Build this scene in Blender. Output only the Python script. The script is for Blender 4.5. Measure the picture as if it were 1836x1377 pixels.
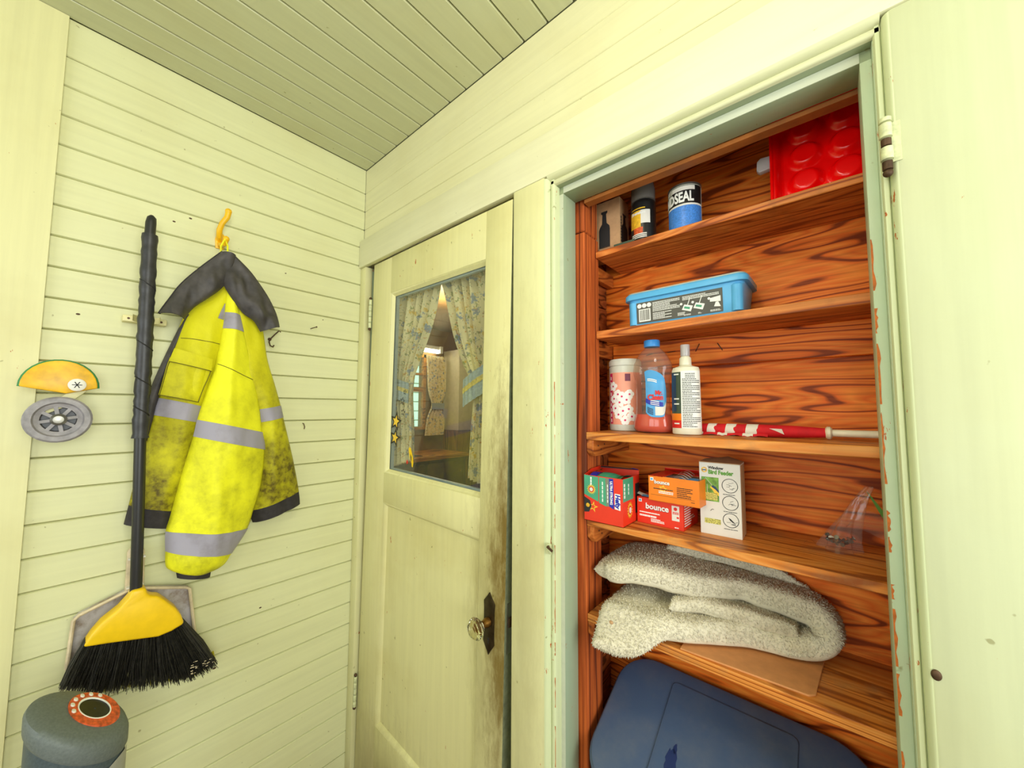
import bpy, bmesh, math, random
from mathutils import Vector, Matrix, noise
random.seed(7)
PI = math.pi
S = bpy.context.scene
COL = S.collection
for o in list(bpy.data.objects): bpy.data.objects.remove(o)

# ------------------------------------------------------------------ camera
def make_camera():
    yaw, pitch, roll = 0.710468667, 0.0667463219, 0.00517650848
    fw = Vector((-math.sin(yaw)*math.cos(pitch), math.cos(yaw)*math.cos(pitch), math.sin(pitch)))
    r = Vector((math.cos(yaw), math.sin(yaw), 0)); u = r.cross(fw)
    r2 = math.cos(roll)*r + math.sin(roll)*u; u2 = -math.sin(roll)*r + math.cos(roll)*u
    m = Matrix(((r2.x, u2.x, -fw.x, 1.52933), (r2.y, u2.y, -fw.y, -0.77973), (r2.z, u2.z, -fw.z, 1.42973), (0, 0, 0, 1)))
    c = bpy.data.cameras.new('camera'); c.lens = 13.113; c.sensor_width = 36; c.clip_start = .02
    o = bpy.data.objects.new('camera', c); COL.objects.link(o); o.matrix_world = m
    S.camera = o
make_camera()
# ------------------------------------------------------------------ world, light, exposure
W = bpy.data.worlds.new('world'); S.world = W; W.use_nodes = True
W.node_tree.nodes['Background'].inputs[0].default_value = (.80, .90, 1.0, 1)
W.node_tree.nodes['Background'].inputs[1].default_value = 1.0
def area(name, loc, size, sy, power, color, direction):
    l = bpy.data.lights.new(name, 'AREA'); l.shape = 'RECTANGLE'; l.size = size; l.size_y = sy; l.energy = power; l.color = color
    o = bpy.data.objects.new(name, l); COL.objects.link(o); o.location = loc
    o.rotation_euler = Vector(direction).to_track_quat('-Z', 'Y').to_euler()
    return o
# daylight: the two sashes of the window behind the camera, plus an added right-wall light brightening the left wall
area('window_daylight', (.66, -2.56, 1.55), .86, 1.16, 9, (.96, 1.0, .98), (0, 1, 0))
area('window_daylight.001', (1.62, -2.56, 1.55), .86, 1.16, 9, (.96, 1.0, .98), (0, 1, 0))
area('left_wall_fill', (2.86, -.95, 1.55), 1.3, 1.16, 33, (.97, 1.0, .96), (-1, 0, 0))
S.cycles.max_bounces = 9
V = S.view_settings
V.view_transform = 'Standard'; V.look = 'None'; V.gamma = 1; V.use_curve_mapping = False; V.exposure = 0.2

# ------------------------------------------------------------------ materials
def lin(c):
    c = c/255.0
    return c/12.92 if c <= .04045 else ((c+.055)/1.055)**2.4
def rgb(*c): return tuple(lin(k) for k in c)+(1,)
def base_mat(name):
    m = bpy.data.materials.new(name); m.use_nodes = True
    n = m.node_tree.nodes; l = m.node_tree.links
    return m, n, l, n['Principled BSDF']
def add(n, t, **kw):
    x = n.new(t)
    for k, v in kw.items(): setattr(x, k, v)
    return x
def vmul(n, l, src, sc, off=(0, 0, 0)):
    m = add(n, 'ShaderNodeMapping'); m.inputs['Scale'].default_value = sc; m.inputs['Location'].default_value = off
    l.new(src, m.inputs['Vector']); return m.outputs[0]
def nz(n, l, vec, scale, detail=4, rough=.55, dist=0):
    x = add(n, 'ShaderNodeTexNoise'); x.inputs['Scale'].default_value = scale; x.inputs['Detail'].default_value = detail
    x.inputs['Roughness'].default_value = rough; x.inputs['Distortion'].default_value = dist
    l.new(vec, x.inputs['Vector']); return x.outputs[0]
def ramp(n, l, fac, stops, interp='LINEAR'):
    r = add(n, 'ShaderNodeValToRGB'); e = r.color_ramp; e.interpolation = interp
    while len(e.elements) < len(stops): e.elements.new(.5)
    for el, (p, c) in zip(e.elements, stops):
        el.position = p; el.color = c if len(c) == 4 else tuple(c)+(1,)
    l.new(fac, r.inputs[0]); return r.outputs[0]
def g(v): return (v, v, v, 1)
def mix(n, l, fac, a, b, mode='MIX'):
    x = add(n, 'ShaderNodeMix', data_type='RGBA', blend_type=mode)
    for s, v in ((x.inputs[0], fac), (x.inputs[6], a), (x.inputs[7], b)):
        if hasattr(v, 'is_output'): l.new(v, s)
        else: s.default_value = v
    return x.outputs[2]
def mth(n, l, op, a, b=0.0):
    x = add(n, 'ShaderNodeMath', operation=op)
    for s, v in ((x.inputs[0], a), (x.inputs[1], b)):
        if hasattr(v, 'is_output'): l.new(v, s)
        else: s.default_value = v
    return x.outputs[0]
def bump(n, l, b, h, strength=.2, dist=.002):
    x = add(n, 'ShaderNodeBump'); x.inputs['Strength'].default_value = strength; x.inputs['Distance'].default_value = dist
    l.new(h, x.inputs['Height']); l.new(x.outputs[0], b.inputs['Normal'])
def pos(n): return add(n, 'ShaderNodeNewGeometry').outputs['Position']
def objc(n): return add(n, 'ShaderNodeTexCoord').outputs['Object']

def simple(name, c, rough=.5, metal=0, var=.06, scale=25, bmp=0, bscale=200, spec=.5, alpha=None):
    m, n, l, b = base_mat(name); p = pos(n); c4 = rgb(*c)
    f = nz(n, l, p, scale)
    lo = tuple(k*(1-var*2) for k in c4[:3])+(1,); hi = tuple(min(1, k*(1+var*2)) for k in c4[:3])+(1,)
    l.new(ramp(n, l, f, [(.25, lo), (.75, hi)]), b.inputs['Base Color'])
    b.inputs['Roughness'].default_value = rough; b.inputs['Metallic'].default_value = metal
    b.inputs['Specular IOR Level'].default_value = spec
    if bmp: bump(n, l, b, nz(n, l, p, bscale, 3), bmp, .001)
    return m
def paint(name, c, axis='y', stain=.25, chips=0.0, grime=None, rough=.42, stainc=(170, 150, 70)):
    """old oil paint over boards: brush streaks, yellowed patches, chips, grime"""
    m, n, l, b = base_mat(name); p = pos(n); c4 = rgb(*c)
    st = {'y': (30, 1.2, 30), 'x': (1.2, 30, 30), 'z': (30, 30, 1.2)}[axis]
    streak = nz(n, l, vmul(n, l, p, st), 2.2, 5)
    big = nz(n, l, p, 2.6, 5, .6)
    col = mix(n, l, ramp(n, l, streak, [(.35, g(0)), (.7, g(.55))]), c4, tuple(k*.88 for k in c4[:3])+(1,))
    col = mix(n, l, mth(n, l, 'MULTIPLY', ramp(n, l, big, [(.48, g(0)), (.78, g(1))]), stain), col, rgb(*stainc))
    spots = nz(n, l, p, 46, 2)
    col = mix(n, l, ramp(n, l, spots, [(.73, g(0)), (.77, g(.55))]), col, rgb(120, 110, 50))
    if grime:
        # hand grime with its own shape: ellipsoids (centre, radii, amount)
        for (cen, rad, amt) in grime:
            mp = add(n, 'ShaderNodeMapping'); mp.vector_type = 'TEXTURE'
            mp.inputs['Location'].default_value = cen; mp.inputs['Scale'].default_value = rad
            l.new(p, mp.inputs['Vector'])
            ln = add(n, 'ShaderNodeVectorMath', operation='LENGTH'); l.new(mp.outputs[0], ln.inputs[0])
            nn = nz(n, l, vmul(n, l, p, (34, 34, 9)), 1.0, 7, .75)
            d = mth(n, l, 'ADD', ln.outputs['Value'], mth(n, l, 'MULTIPLY', mth(n, l, 'SUBTRACT', nn, .5), 1.7))
            f = ramp(n, l, d, [(.1, g(amt)), (1.05, g(0))])
            col = mix(n, l, f, col, rgb(108, 84, 20))
    if chips:
        ch = nz(n, l, vmul(n, l, p, {'y': (1, .35, 1), 'x': (.35, 1, 1), 'z': (1, 1, .3)}[axis]), 55, 5, .7)
        col = mix(n, l, ramp(n, l, ch, [(.74-chips*.12, g(0)), (.745-chips*.12, g(1))]), col, rgb(176, 92, 30))
    l.new(col, b.inputs['Base Color']); b.inputs['Roughness'].default_value = rough
    b.inputs['Specular IOR Level'].default_value = .35
    bump(n, l, b, mix(n, l, .5, streak, nz(n, l, p, 120, 3)), .22, .0012)
    return m
def wood(name, light, mid, dark, grain='x', k=9.0, nscale=1.5, stretch=.22, fine=.5, rough=.5, knots=0.0, off=(0, 0, 0), wear=None, gloss=.35):
    """sawn or rotary-cut fir: contour-line growth rings plus fine pores"""
    m, n, l, b = base_mat(name); p = pos(n)
    sx = {'x': (stretch, 1, 1), 'y': (1, stretch, 1), 'z': (1, 1, stretch)}[grain]
    v = vmul(n, l, p, sx, off)
    f = nz(n, l, v, nscale*4, 3, .5, .3)
    rings = mth(n, l, 'PINGPONG', mth(n, l, 'MULTIPLY', f, k), .5)
    rings = mth(n, l, 'MULTIPLY', rings, 2.0)
    col = ramp(n, l, rings, [(.0, rgb(*dark)), (.10, rgb(*dark)), (.26, rgb(*mid)), (.62, rgb(*light)), (1, rgb(*mid))])
    fs = {'x': (4, 130, 130), 'y': (130, 4, 130), 'z': (130, 130, 4)}[grain]
    fn_ = nz(n, l, vmul(n, l, p, fs), 1.0, 4, .6)
    col = mix(n, l, mth(n, l, 'MULTIPLY', ramp(n, l, fn_, [(.42, g(0)), (.7, g(1))]), fine), col, tuple(x*.55 for x in rgb(*mid)[:3])+(1,))
    bigv = nz(n, l, p, 5.5, 4, .6)
    col = mix(n, l, ramp(n, l, bigv, [(.52, g(0)), (.78, g(.4))]), col, rgb(*dark))
    if knots:
        vo = add(n, 'ShaderNodeTexVoronoi'); vo.inputs['Scale'].default_value = 7
        l.new(vmul(n, l, p, (1, 1.5, 1.5)), vo.inputs['Vector'])
        col = mix(n, l, ramp(n, l, vo.outputs['Distance'], [(.05, g(knots)), (.14, g(0))]), col, rgb(*dark))
    if wear:
        wn = nz(n, l, p, 14, 5, .65)
        col = mix(n, l, ramp(n, l, wn, [(.52, g(0)), (.72, g(.6))]), col, rgb(*wear))
    l.new(col, b.inputs['Base Color']); b.inputs['Roughness'].default_value = rough
    b.inputs['Specular IOR Level'].default_value = gloss
    bump(n, l, b, mix(n, l, .5, rings, fn_), .25, .001)
    return m
def clear(name, tint=(255, 255, 255), t=.8, rough=.08):
    """thin clear plastic or glass: mostly see-through with a gloss coat"""
    m, n, l, b = base_mat(name)
    n.remove(b); out = n['Material Output']
    tr = add(n, 'ShaderNodeBsdfTransparent'); tr.inputs[0].default_value = rgb(*tint)
    gl = add(n, 'ShaderNodeBsdfGlossy'); gl.inputs['Roughness'].default_value = rough
    df = add(n, 'ShaderNodeBsdfDiffuse'); df.inputs[0].default_value = rgb(*tint)
    lw = add(n, 'ShaderNodeLayerWeight'); lw.inputs[0].default_value = .5
    fr = mth(n, l, 'ADD', mth(n, l, 'MULTIPLY', mth(n, l, 'POWER', lw.outputs['Facing'], 3.5), .7), .035)
    ms = add(n, 'ShaderNodeMixShader'); ms.inputs[0].default_value = t
    l.new(df.outputs[0], ms.inputs[1]); l.new(tr.outputs[0], ms.inputs[2])
    m2 = add(n, 'ShaderNodeMixShader'); l.new(fr, m2.inputs[0])
    l.new(ms.outputs[0], m2.inputs[1]); l.new(gl.outputs[0], m2.inputs[2])
    l.new(m2.outputs[0], out.inputs[0]); return m
def emit(name, c, s):
    m, n, l, b = base_mat(name)
    b.inputs['Emission Color'].default_value = rgb(*c); b.inputs['Emission Strength'].default_value = s
    b.inputs['Base Color'].default_value = rgb(*c); return m
def dirty(name, c, dirtc, scale=9, lo=.45, hi=.75, amt=.9, rough=.75, bmp=.3, bscale=90, weave=False, zfade=None):
    m, n, l, b = base_mat(name); p = pos(n)
    f = nz(n, l, p, scale, 6, .65)
    k = ramp(n, l, f, [(lo, g(0)), (hi, g(amt))])
    if zfade:   # soiling that thickens towards a garment's hem (dirt of the cloth itself)
        sp = add(n, 'ShaderNodeSeparateXYZ'); l.new(p, sp.inputs[0])
        mr = add(n, 'ShaderNodeMapRange'); mr.inputs[1].default_value = zfade[0]; mr.inputs[2].default_value = zfade[1]
        l.new(sp.outputs[2], mr.inputs[0]); k = mth(n, l, 'MULTIPLY', k, mr.outputs[0])
    sp2 = nz(n, l, p, scale*7, 3, .6)
    k2 = mth(n, l, 'MULTIPLY', ramp(n, l, sp2, [(.42, g(0)), (.85, g(1))]), k)
    k = mth(n, l, 'ADD', mth(n, l, 'MULTIPLY', k, .72), mth(n, l, 'MULTIPLY', k2, .6))
    k = mth(n, l, 'MINIMUM', k, 1.0)
    l.new(mix(n, l, k, rgb(*c), rgb(*dirtc)), b.inputs['Base Color'])
    b.inputs['Roughness'].default_value = rough; b.inputs['Specular IOR Level'].default_value = .25
    h = nz(n, l, p, bscale, 4)
    bump(n, l, b, h, bmp, .004); return m
def floral(name):
    m, n, l, b = base_mat(name); p = pos(n)
    col = rgb(238, 224, 184)
    for sc, off, stops, c in ((26, (0, 0, 0), (.20, .32), (222, 176, 60)), (20, (3, 1, 2), (.22, .34), (112, 134, 176)), (34, (5, 7, 1), (.20, .28), (132, 142, 86)), (38, (9, 2, 4), (.14, .22), (206, 140, 84)), (52, (2, 8, 3), (.16, .24), (150, 152, 140))):
        v = add(n, 'ShaderNodeTexVoronoi'); v.inputs['Scale'].default_value = sc
        d = nz(n, l, p, 90, 2); mv = add(n, 'ShaderNodeVectorMath', operation='ADD'); l.new(vmul(n, l, p, (1, 1, 1), off), mv.inputs[0])
        sc2 = add(n, 'ShaderNodeVectorMath', operation='SCALE'); sc2.inputs[3].default_value = .045
        cc = add(n, 'ShaderNodeTexNoise'); cc.inputs['Scale'].default_value = 90; l.new(p, cc.inputs['Vector'])
        l.new(cc.outputs[1], sc2.inputs[0]); l.new(sc2.outputs[0], mv.inputs[1]); l.new(mv.outputs[0], v.inputs['Vector'])
        col = mix(n, l, ramp(n, l, v.outputs['Distance'], [(stops[0], g(.85)), (stops[1], g(0))]), col, rgb(*c))
    l.new(col, b.inputs['Base Color']); b.inputs['Roughness'].default_value = .85
    return m

WALLC = (216, 220, 152)
M = {}
M['wall_a'] = paint('painted_boards_a', (220, 221, 174), 'y', .2, stainc=(186, 172, 96))
M['wall_b'] = paint('painted_boards_b', (222, 219, 176), 'x', .22, stainc=(190, 176, 100))
M['ceil'] = paint('painted_ceiling', (196, 198, 160), 'y', .2, rough=.38)
M['trim'] = paint('painted_trim', (222, 219, 166), 'z', .3, .35, grime=[((.93, -.02, .95), (.07, .3, .9), .22)])
M['trim_h'] = paint('painted_trim_head', (224, 222, 186), 'x', .15)
M['trim_r'] = paint('painted_trim_right', (198, 203, 164), 'z', .15, .15)
M['jamb'] = paint('mint_jamb_paint', (164, 182, 152), 'z', .2, .55)
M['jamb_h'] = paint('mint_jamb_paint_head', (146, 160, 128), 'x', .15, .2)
M['bead'] = paint('worn_bead_paint', (208, 216, 172), 'z', .15, .7)
M['stopsheen'] = paint('pale_stop_sheen', (192, 198, 176), 'x', .1, .3)  # pale colour stands in for the sheen on the stop faces
M['chipwood'] = simple('bare_orange_wood', (196, 104, 34), .7, var=.2, scale=80)
M['bead_h'] = paint('bead_paint_head', (206, 208, 168), 'x', .15, .2)
M['dooredge'] = simple('dull_green_door_edge', (112, 118, 92), .6, var=.15, scale=60)
M['stop_r'] = paint('worn_stop_paint', (188, 204, 172), 'z', .2, .8)
M['door'] = paint('painted_door', (222, 217, 160), 'z', .4, .38, stainc=(178, 158, 66), grime=[((.845, -.02, 1.05), (.06, .3, .52), .92), ((.835, -.02, .70), (.06, .3, .45), .75), ((.80, -.02, .90), (.12, .3, .6), .4), ((.2, 0, .1), (.6, .3, .25), .3)])
M['plypanel'] = wood('fir_plywood_back', (255, 150, 56), (240, 114, 32), (130, 52, 10), 'x', 14, 1.7, .15, .6, gloss=.2, off=(2, 0, 5))
M['shelf'] = wood('fir_shelf_edge', (228, 144, 70), (206, 110, 40), (140, 64, 20), 'x', 16, 1.8, .08, .45, wear=(150, 88, 40))
M['shelf_lo'] = wood('pine_shelf_board', (226, 152, 74), (212, 124, 44), (150, 76, 22), 'x', 16, 1.8, .07, .35, knots=.7, off=(1, 4, 2), wear=(160, 122, 80))
M['stud'] = wood('rough_stud', (206, 104, 42), (172, 76, 24), (96, 40, 14), 'z', 12, 2.4, .035, .7, rough=.75)
M['sideplank'] = wood('dark_side_planks', (186, 104, 54), (150, 76, 34), (74, 34, 14), 'y', 12, 2.0, .3, .5)
M['cleat'] = wood('cleat_wood', (206, 120, 52), (178, 92, 34), (116, 52, 18), 'y', 10, 2.0, .2, .5)
M['rawstrip'] = simple('raw_fir_strip', (160, 94, 36), .6, var=.15, scale=18)
M['masonite'] = simple('hardboard_panel', (206, 140, 84), .6, var=.06, scale=40)
M['black'] = simple('black_plastic', (34, 34, 36), .38, var=.1)
M['blackgrip'] = simple('black_wrapped_sleeve', (44, 44, 48), .42, var=.2, scale=60, bmp=.3, bscale=60)
M['yellow'] = simple('yellow_plastic', (238, 196, 18), .38, var=.05)
M['hookyel'] = simple('yellow_hook_rubber', (240, 186, 16), .4)
M['bristle'] = simple('black_bristles', (38, 36, 30), .6, var=.35, scale=90)
M['bristletip'] = simple('yellow_bristle_tips', (196, 186, 40), .6, var=.2)
M['dust'] = dirty('dirty_dustpan', (196, 190, 186), (120, 96, 62), 11, .45, .62, .95, rough=.55, bmp=.1)
M['dustrim'] = simple('dustpan_rim', (206, 190, 158), .5, var=.12, scale=40)
M['clip'] = simple('cream_clip', (222, 214, 156), .4)
M['hiviz'] = dirty('high_visibility_cloth', (242, 240, 40), (92, 84, 22), 8, .40, .72, .75, rough=.55, bmp=.5, bscale=36, zfade=(1.85, 1.1))
M['hiviz_dirty'] = dirty('soiled_high_visibility_cloth', (226, 220, 30), (96, 84, 26), 8, .26, .56, .98, rough=.6, bmp=.5, bscale=36, zfade=(1.72, 1.22))
M['reflect'] = dirty('reflective_tape', (160, 156, 170), (112, 106, 108), 12, .55, .8, .7, rough=.42, bmp=.12, bscale=60)
M['lining'] = simple('charcoal_lining', (68, 64, 64), .62, var=.22, scale=34, bmp=.5, bscale=48)
M['hem'] = simple('black_hem_cloth', (46, 42, 44), .8, var=.2, scale=60)
M['seam'] = simple('dark_olive_seam', (104, 98, 16), .8)
M['steel'] = simple('dull_steel', (150, 148, 140), .35, .9)
M['rust'] = simple('rusty_iron', (84, 62, 44), .6, .6, var=.25, scale=60)
M['painted_metal'] = simple('painted_hinge', (202, 206, 160), .45, var=.14, scale=120)
M['bronze'] = simple('dark_bronze_plate', (70, 58, 40), .38, .85, var=.2, scale=60)
M['brass'] = simple('aged_brass', (150, 108, 52), .3, .9)
M['glass'] = clear('pane_glass', (244, 246, 240), .98, .02)
def refr(name, c, rough=.02):
    m, n, l, b = base_mat(name); b.inputs['Base Color'].default_value = rgb(*c); b.inputs['Transmission Weight'].default_value = 1; b.inputs['Roughness'].default_value = rough; b.inputs['IOR'].default_value = 1.5
    return m
M['knobglass'] = refr('cut_glass', (250, 248, 226))
M['floral'] = floral('floral_curtain_cloth')
M['tie'] = simple('blue_gingham_tieback', (158, 172, 190), .85, var=.12, scale=160)
M['tie2'] = simple('yellow_print_tieback', (214, 190, 110), .85, var=.2, scale=120)
M['bluetrim'] = simple('pale_blue_inner_trim', (158, 172, 188), .5)
M['white'] = simple('white_plastic', (228, 226, 216), .42, var=.03)
M['offwhite'] = simple('off_white_paint', (214, 206, 186), .5, var=.05)
M['whiteprint'] = simple('white_print', (240, 240, 236), .5, var=.01)
M['ink'] = simple('black_ink', (30, 30, 30), .6, var=.02)
M['inkgrey'] = simple('grey_ink', (92, 88, 84), .6, var=.02)
M['card'] = simple('kraft_cardboard', (190, 150, 108), .8, var=.06, scale=60)
M['cardwhite'] = simple('white_card', (226, 222, 214), .55, var=.02)
M['red'] = simple('red_plastic', (246, 4, 6), .22, var=.03)
M['redbox'] = simple('red_carton', (224, 50, 24), .42, var=.03)
M['orangebox'] = simple('orange_carton', (240, 128, 14), .42, var=.03)
M['greenprint'] = simple('green_print', (70, 158, 122), .45, var=.05)
M['blueprint'] = simple('blue_print', (20, 42, 168), .45, var=.03)
M['greyprint'] = simple('grey_green_print', (122, 128, 112), .45)
M['yellowprint'] = simple('yellow_print', (240, 200, 60), .45)
M['skyprint'] = simple('light_blue_label', (76, 160, 220), .42, var=.05)
M['redprint'] = simple('red_print', (214, 34, 28), .45)
M['leafprint'] = simple('green_lettering', (98, 158, 54), .5)
M['fieldprint'] = simple('blurred_green_picture', (112, 160, 60), .5, var=.3, scale=90)
M['seedprint'] = simple('seed_picture', (198, 186, 96), .6, var=.45, scale=420)
M['pinkcan'] = simple('salmon_label', (238, 160, 134), .45, var=.04)
M['magenta'] = simple('magenta_print', (208, 24, 92), .45)
M['plum'] = simple('plum_print', (116, 38, 70), .45)
M['canbody'] = simple('pale_canister', (206, 208, 196), .4, var=.04)
M['bottle'] = clear('clear_bottle_plastic', (244, 234, 224), .93, .06)
M['liquid'] = simple('orange_red_cleaner', (222, 72, 32), .12, var=.04)
M['capblue'] = simple('blue_cap', (58, 146, 226), .35)
M['cream'] = simple('cream_plastic', (232, 226, 204), .4, var=.04)
M['navy'] = simple('navy_print', (26, 62, 96), .45)
M['darkgreen'] = simple('dark_green_print', (58, 74, 58), .5)
M['tubblue'] = simple('sky_blue_plastic', (92, 178, 232), .35, var=.04)
M['tublabel'] = simple('charcoal_label', (84, 82, 74), .5, var=.04)
M['clearlid'] = simple('cloudy_lid', (176, 176, 160), .35, var=.08)
M['flagred'] = simple('red_flag_cloth', (214, 14, 30), .75, var=.08, scale=60)
M['flagwhite'] = simple('white_flag_cloth', (236, 228, 216), .75, var=.05)
M['pole'] = simple('ivory_pole', (236, 226, 196), .4)
M['mat'] = dirty('shaggy_cream_cotton', (222, 214, 190), (150, 128, 78), 7, .5, .8, .6, rough=.95, bmp=.5, bscale=150)
M['tote'] = dirty('scuffed_blue_tote', (72, 90, 122), (116, 118, 124), 6, .45, .8, .55, rough=.5, bmp=.06)
M['totewet'] = simple('damp_blue_mark', (34, 50, 96), .35)
M['bag'] = clear('clear_bag', (252, 250, 248), .95, .1)
M['clearcap'] = clear('smoky_cap', (150, 146, 140), .45, .15)
M['cleartab'] = clear('clear_tab', (220, 216, 220), .45, .1)
M['gold'] = simple('amber_label', (242, 176, 40), .4, var=.2, scale=120)
M['blackcan'] = simple('black_can', (26, 24, 24), .35, var=.2, scale=120)
M['sealblue'] = simple('blue_can_label', (66, 130, 214), .4, var=.18, scale=300)
M['fan'] = simple('charcoal_appliance', (98, 106, 104), .55, var=.1, scale=220)
M['fandark'] = simple('dark_appliance_side', (70, 82, 88), .5, var=.12, scale=220)
M['fanpale'] = simple('pale_grey_shroud', (160, 160, 152), .5, var=.06)
M['dial'] = simple('orange_dial_ring', (202, 84, 38), .5, var=.3, scale=120)
M['darkhole'] = simple('dark_display', (30, 28, 20), .3, var=.3, scale=120)
M['toyyel'] = simple('amber_toy_plastic', (232, 176, 20), .4, var=.15, scale=40)
M['toygreen'] = simple('green_rim', (44, 130, 70), .5)
M['wheelgrey'] = simple('grey_wheel', (142, 138, 142), .5, var=.15, scale=60)
M['strap'] = simple('beige_strap', (208, 204, 160), .6)
M['floor'] = wood('worn_floor_boards', (140, 112, 80), (120, 92, 62), (70, 50, 34), 'y', 9, 1.2, .1, .5)
M['kwall'] = simple('tan_panelled_wall', (132, 98, 54), .6, var=.12, scale=6)
M['kbrown'] = wood('brown_cabinet_wood', (150, 104, 40), (126, 82, 28), (60, 36, 14), 'z', 8, 1.6, .12, .4)
M['kcounter'] = wood('orange_counter_edge', (206, 140, 40), (180, 112, 28), (110, 60, 14), 'y', 8, 1.6, .1, .4)
M['kdark'] = simple('dark_kitchen_unit', (72, 50, 32), .5, var=.3, scale=8)
M['tube_light'] = emit('fluorescent_tube', (255, 246, 214), 14)
M['globe'] = emit('ceiling_globe', (255, 240, 210), 3)
M['outdoor'] = emit('daylit_yard', (186, 232, 212), 1.5)
M['khaki'] = simple('olive_cloth', (150, 130, 60), .9)  # even olive colour of the hanging kitchen cloth

# ------------------------------------------------------------------ mesh helpers
class MB:
    def __init__(s): s.v = []; s.f = []
    def _add(s, vs, fs):
        k = len(s.v); s.v += [tuple(p) for p in vs]; s.f += [tuple(i+k for i in f) for f in fs]; return s
    def box(s, x0, x1, y0, y1, z0, z1):
        vs = [(x, y, z) for x in (x0, x1) for y in (y0, y1) for z in (z0, z1)]
        return s._add(vs, [(0, 1, 3, 2), (4, 6, 7, 5), (0, 4, 5, 1), (2, 3, 7, 6), (0, 2, 6, 4), (1, 5, 7, 3)])
    def obox(s, c, d, m=None):
        m = m or Matrix.Identity(3); c = Vector(c)
        vs = [c + m @ Vector((x*d[0]/2, y*d[1]/2, z*d[2]/2)) for x in (-1, 1) for y in (-1, 1) for z in (-1, 1)]
        return s._add(vs, [(0, 1, 3, 2), (4, 6, 7, 5), (0, 4, 5, 1), (2, 3, 7, 6), (0, 2, 6, 4), (1, 5, 7, 3)])
    def prism(s, pts, vec):
        n = len(pts); vec = Vector(vec); vs = [Vector(p) for p in pts]; vs += [p+vec for p in vs]
        return s._add(vs, [tuple(range(n))[::-1], tuple(range(n, 2*n))] + [(i, (i+1) % n, n+(i+1) % n, n+i) for i in range(n)])
    def extrude(s, prof, axis, lo, hi):
        mk = {'x': lambda a, p: (a, p[0], p[1]), 'y': lambda a, p: (p[0], a, p[1]), 'z': lambda a, p: (p[0], p[1], a)}[axis]
        a = Vector(mk(lo, prof[0])); b = Vector(mk(hi, prof[0]))
        return s.prism([mk(lo, p) for p in prof], b-a)
    def lathe(s, prof, n=24, c=(0, 0, 0), sx=1, sy=1, m=None, cap=True, a0=0, a1=2*PI):
        full = abs(a1-a0-2*PI) < 1e-6; cols = n if full else n+1; c = Vector(c); vs = []
        for r, z in prof:
            for i in range(cols):
                a = a0+(a1-a0)*i/n; p = Vector((r*math.cos(a)*sx, r*math.sin(a)*sy, z))
                vs.append(c+(m @ p if m else p))
        fs = []
        for j in range(len(prof)-1):
            for i in range(n):
                k = (i+1) % cols
                fs.append((j*cols+i, j*cols+k, (j+1)*cols+k, (j+1)*cols+i))
        if cap and full:
            fs.append(tuple(range(cols))[::-1]); fs.append(tuple(range((len(prof)-1)*cols, len(prof)*cols)))
        return s._add(vs, fs)
    def tube(s, path, r, n=8, caps=True):
        P = [Vector(p) for p in path]; R = r if isinstance(r, (list, tuple)) else [r]*len(P); vs = []; ref = None
        for i, p in enumerate(P):
            t = (P[min(i+1, len(P)-1)]-P[max(i-1, 0)]).normalized()
            if ref is None:
                ref = Vector((0, 0, 1)) if abs(t.z) < .9 else Vector((1, 0, 0))
            a = (ref-t*ref.dot(t)).normalized(); ref = a; b = t.cross(a)
            for k in range(n):
                q = 2*PI*k/n; vs.append(p+R[i]*(math.cos(q)*a+math.sin(q)*b))
        fs = [(i*n+k, i*n+(k+1) % n, (i+1)*n+(k+1) % n, (i+1)*n+k) for i in range(len(P)-1) for k in range(n)]
        if caps: fs += [tuple(range(n))[::-1], tuple(range((len(P)-1)*n, len(P)*n))]
        return s._add(vs, fs)
    def grid(s, fn, nu, nv, closed=False, caps=False):
        cols = nu if closed else nu+1
        vs = [fn(i/nu, j/nv) for j in range(nv+1) for i in range(cols)]
        fs = [(j*cols+i, j*cols+(i+1) % cols, (j+1)*cols+(i+1) % cols, (j+1)*cols+i) for j in range(nv) for i in range(nu)]
        if caps: fs += [tuple(range(cols))[::-1], tuple(range(nv*cols, (nv+1)*cols))]
        return s._add(vs, fs)
    def ball(s, c, r, n=10, sc=(1, 1, 1)):
        pr = [(r*math.sin(PI*i/n), -r*math.cos(PI*i/n)) for i in range(n+1)]
        pr[0] = (r*.02, -r); pr[-1] = (r*.02, r)
        k = len(s.v); s.lathe(pr, n+4)
        c = Vector(c)
        for i in range(k, len(s.v)):
            p = s.v[i]; s.v[i] = tuple(c+Vector((p[0]*sc[0], p[1]*sc[1], p[2]*sc[2])))
        return s
    def disc(s, c, r, n=20, normal='y', sx=1.0, th=.0004):
        c = Vector(c); pts = []
        for i in range(n):
            a = 2*PI*i/n; u, w = r*sx*math.cos(a), r*math.sin(a)
            pts.append(c+Vector({'y': (u, 0, w), 'x': (0, u, w), 'z': (u, w, 0)}[normal]))
        return s.prism(pts, {'y': (0, -th, 0), 'x': (th, 0, 0), 'z': (0, 0, th)}[normal])
    def build(s, name, mat, parent=None, loc=(0, 0, 0), rot=(0, 0, 0), ang=35, bevel=0, seg=2, fix=True):
        me = bpy.data.meshes.new(name); me.from_pydata(s.v, [], s.f)
        if fix:
            bm = bmesh.new(); bm.from_mesh(me); bmesh.ops.recalc_face_normals(bm, faces=bm.faces)
            if bevel:
                es = [e for e in bm.edges if len(e.link_faces) == 2 and e.calc_face_angle(0) > .5]
                bmesh.ops.bevel(bm, geom=es, offset=bevel, segments=seg, profile=.5, affect='EDGES', clamp_overlap=True)
            bm.to_mesh(me); bm.free()
        me.shade_smooth(); me.set_sharp_from_angle(angle=math.radians(ang))
        return link(name, me, mat, parent, loc, rot)
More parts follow.
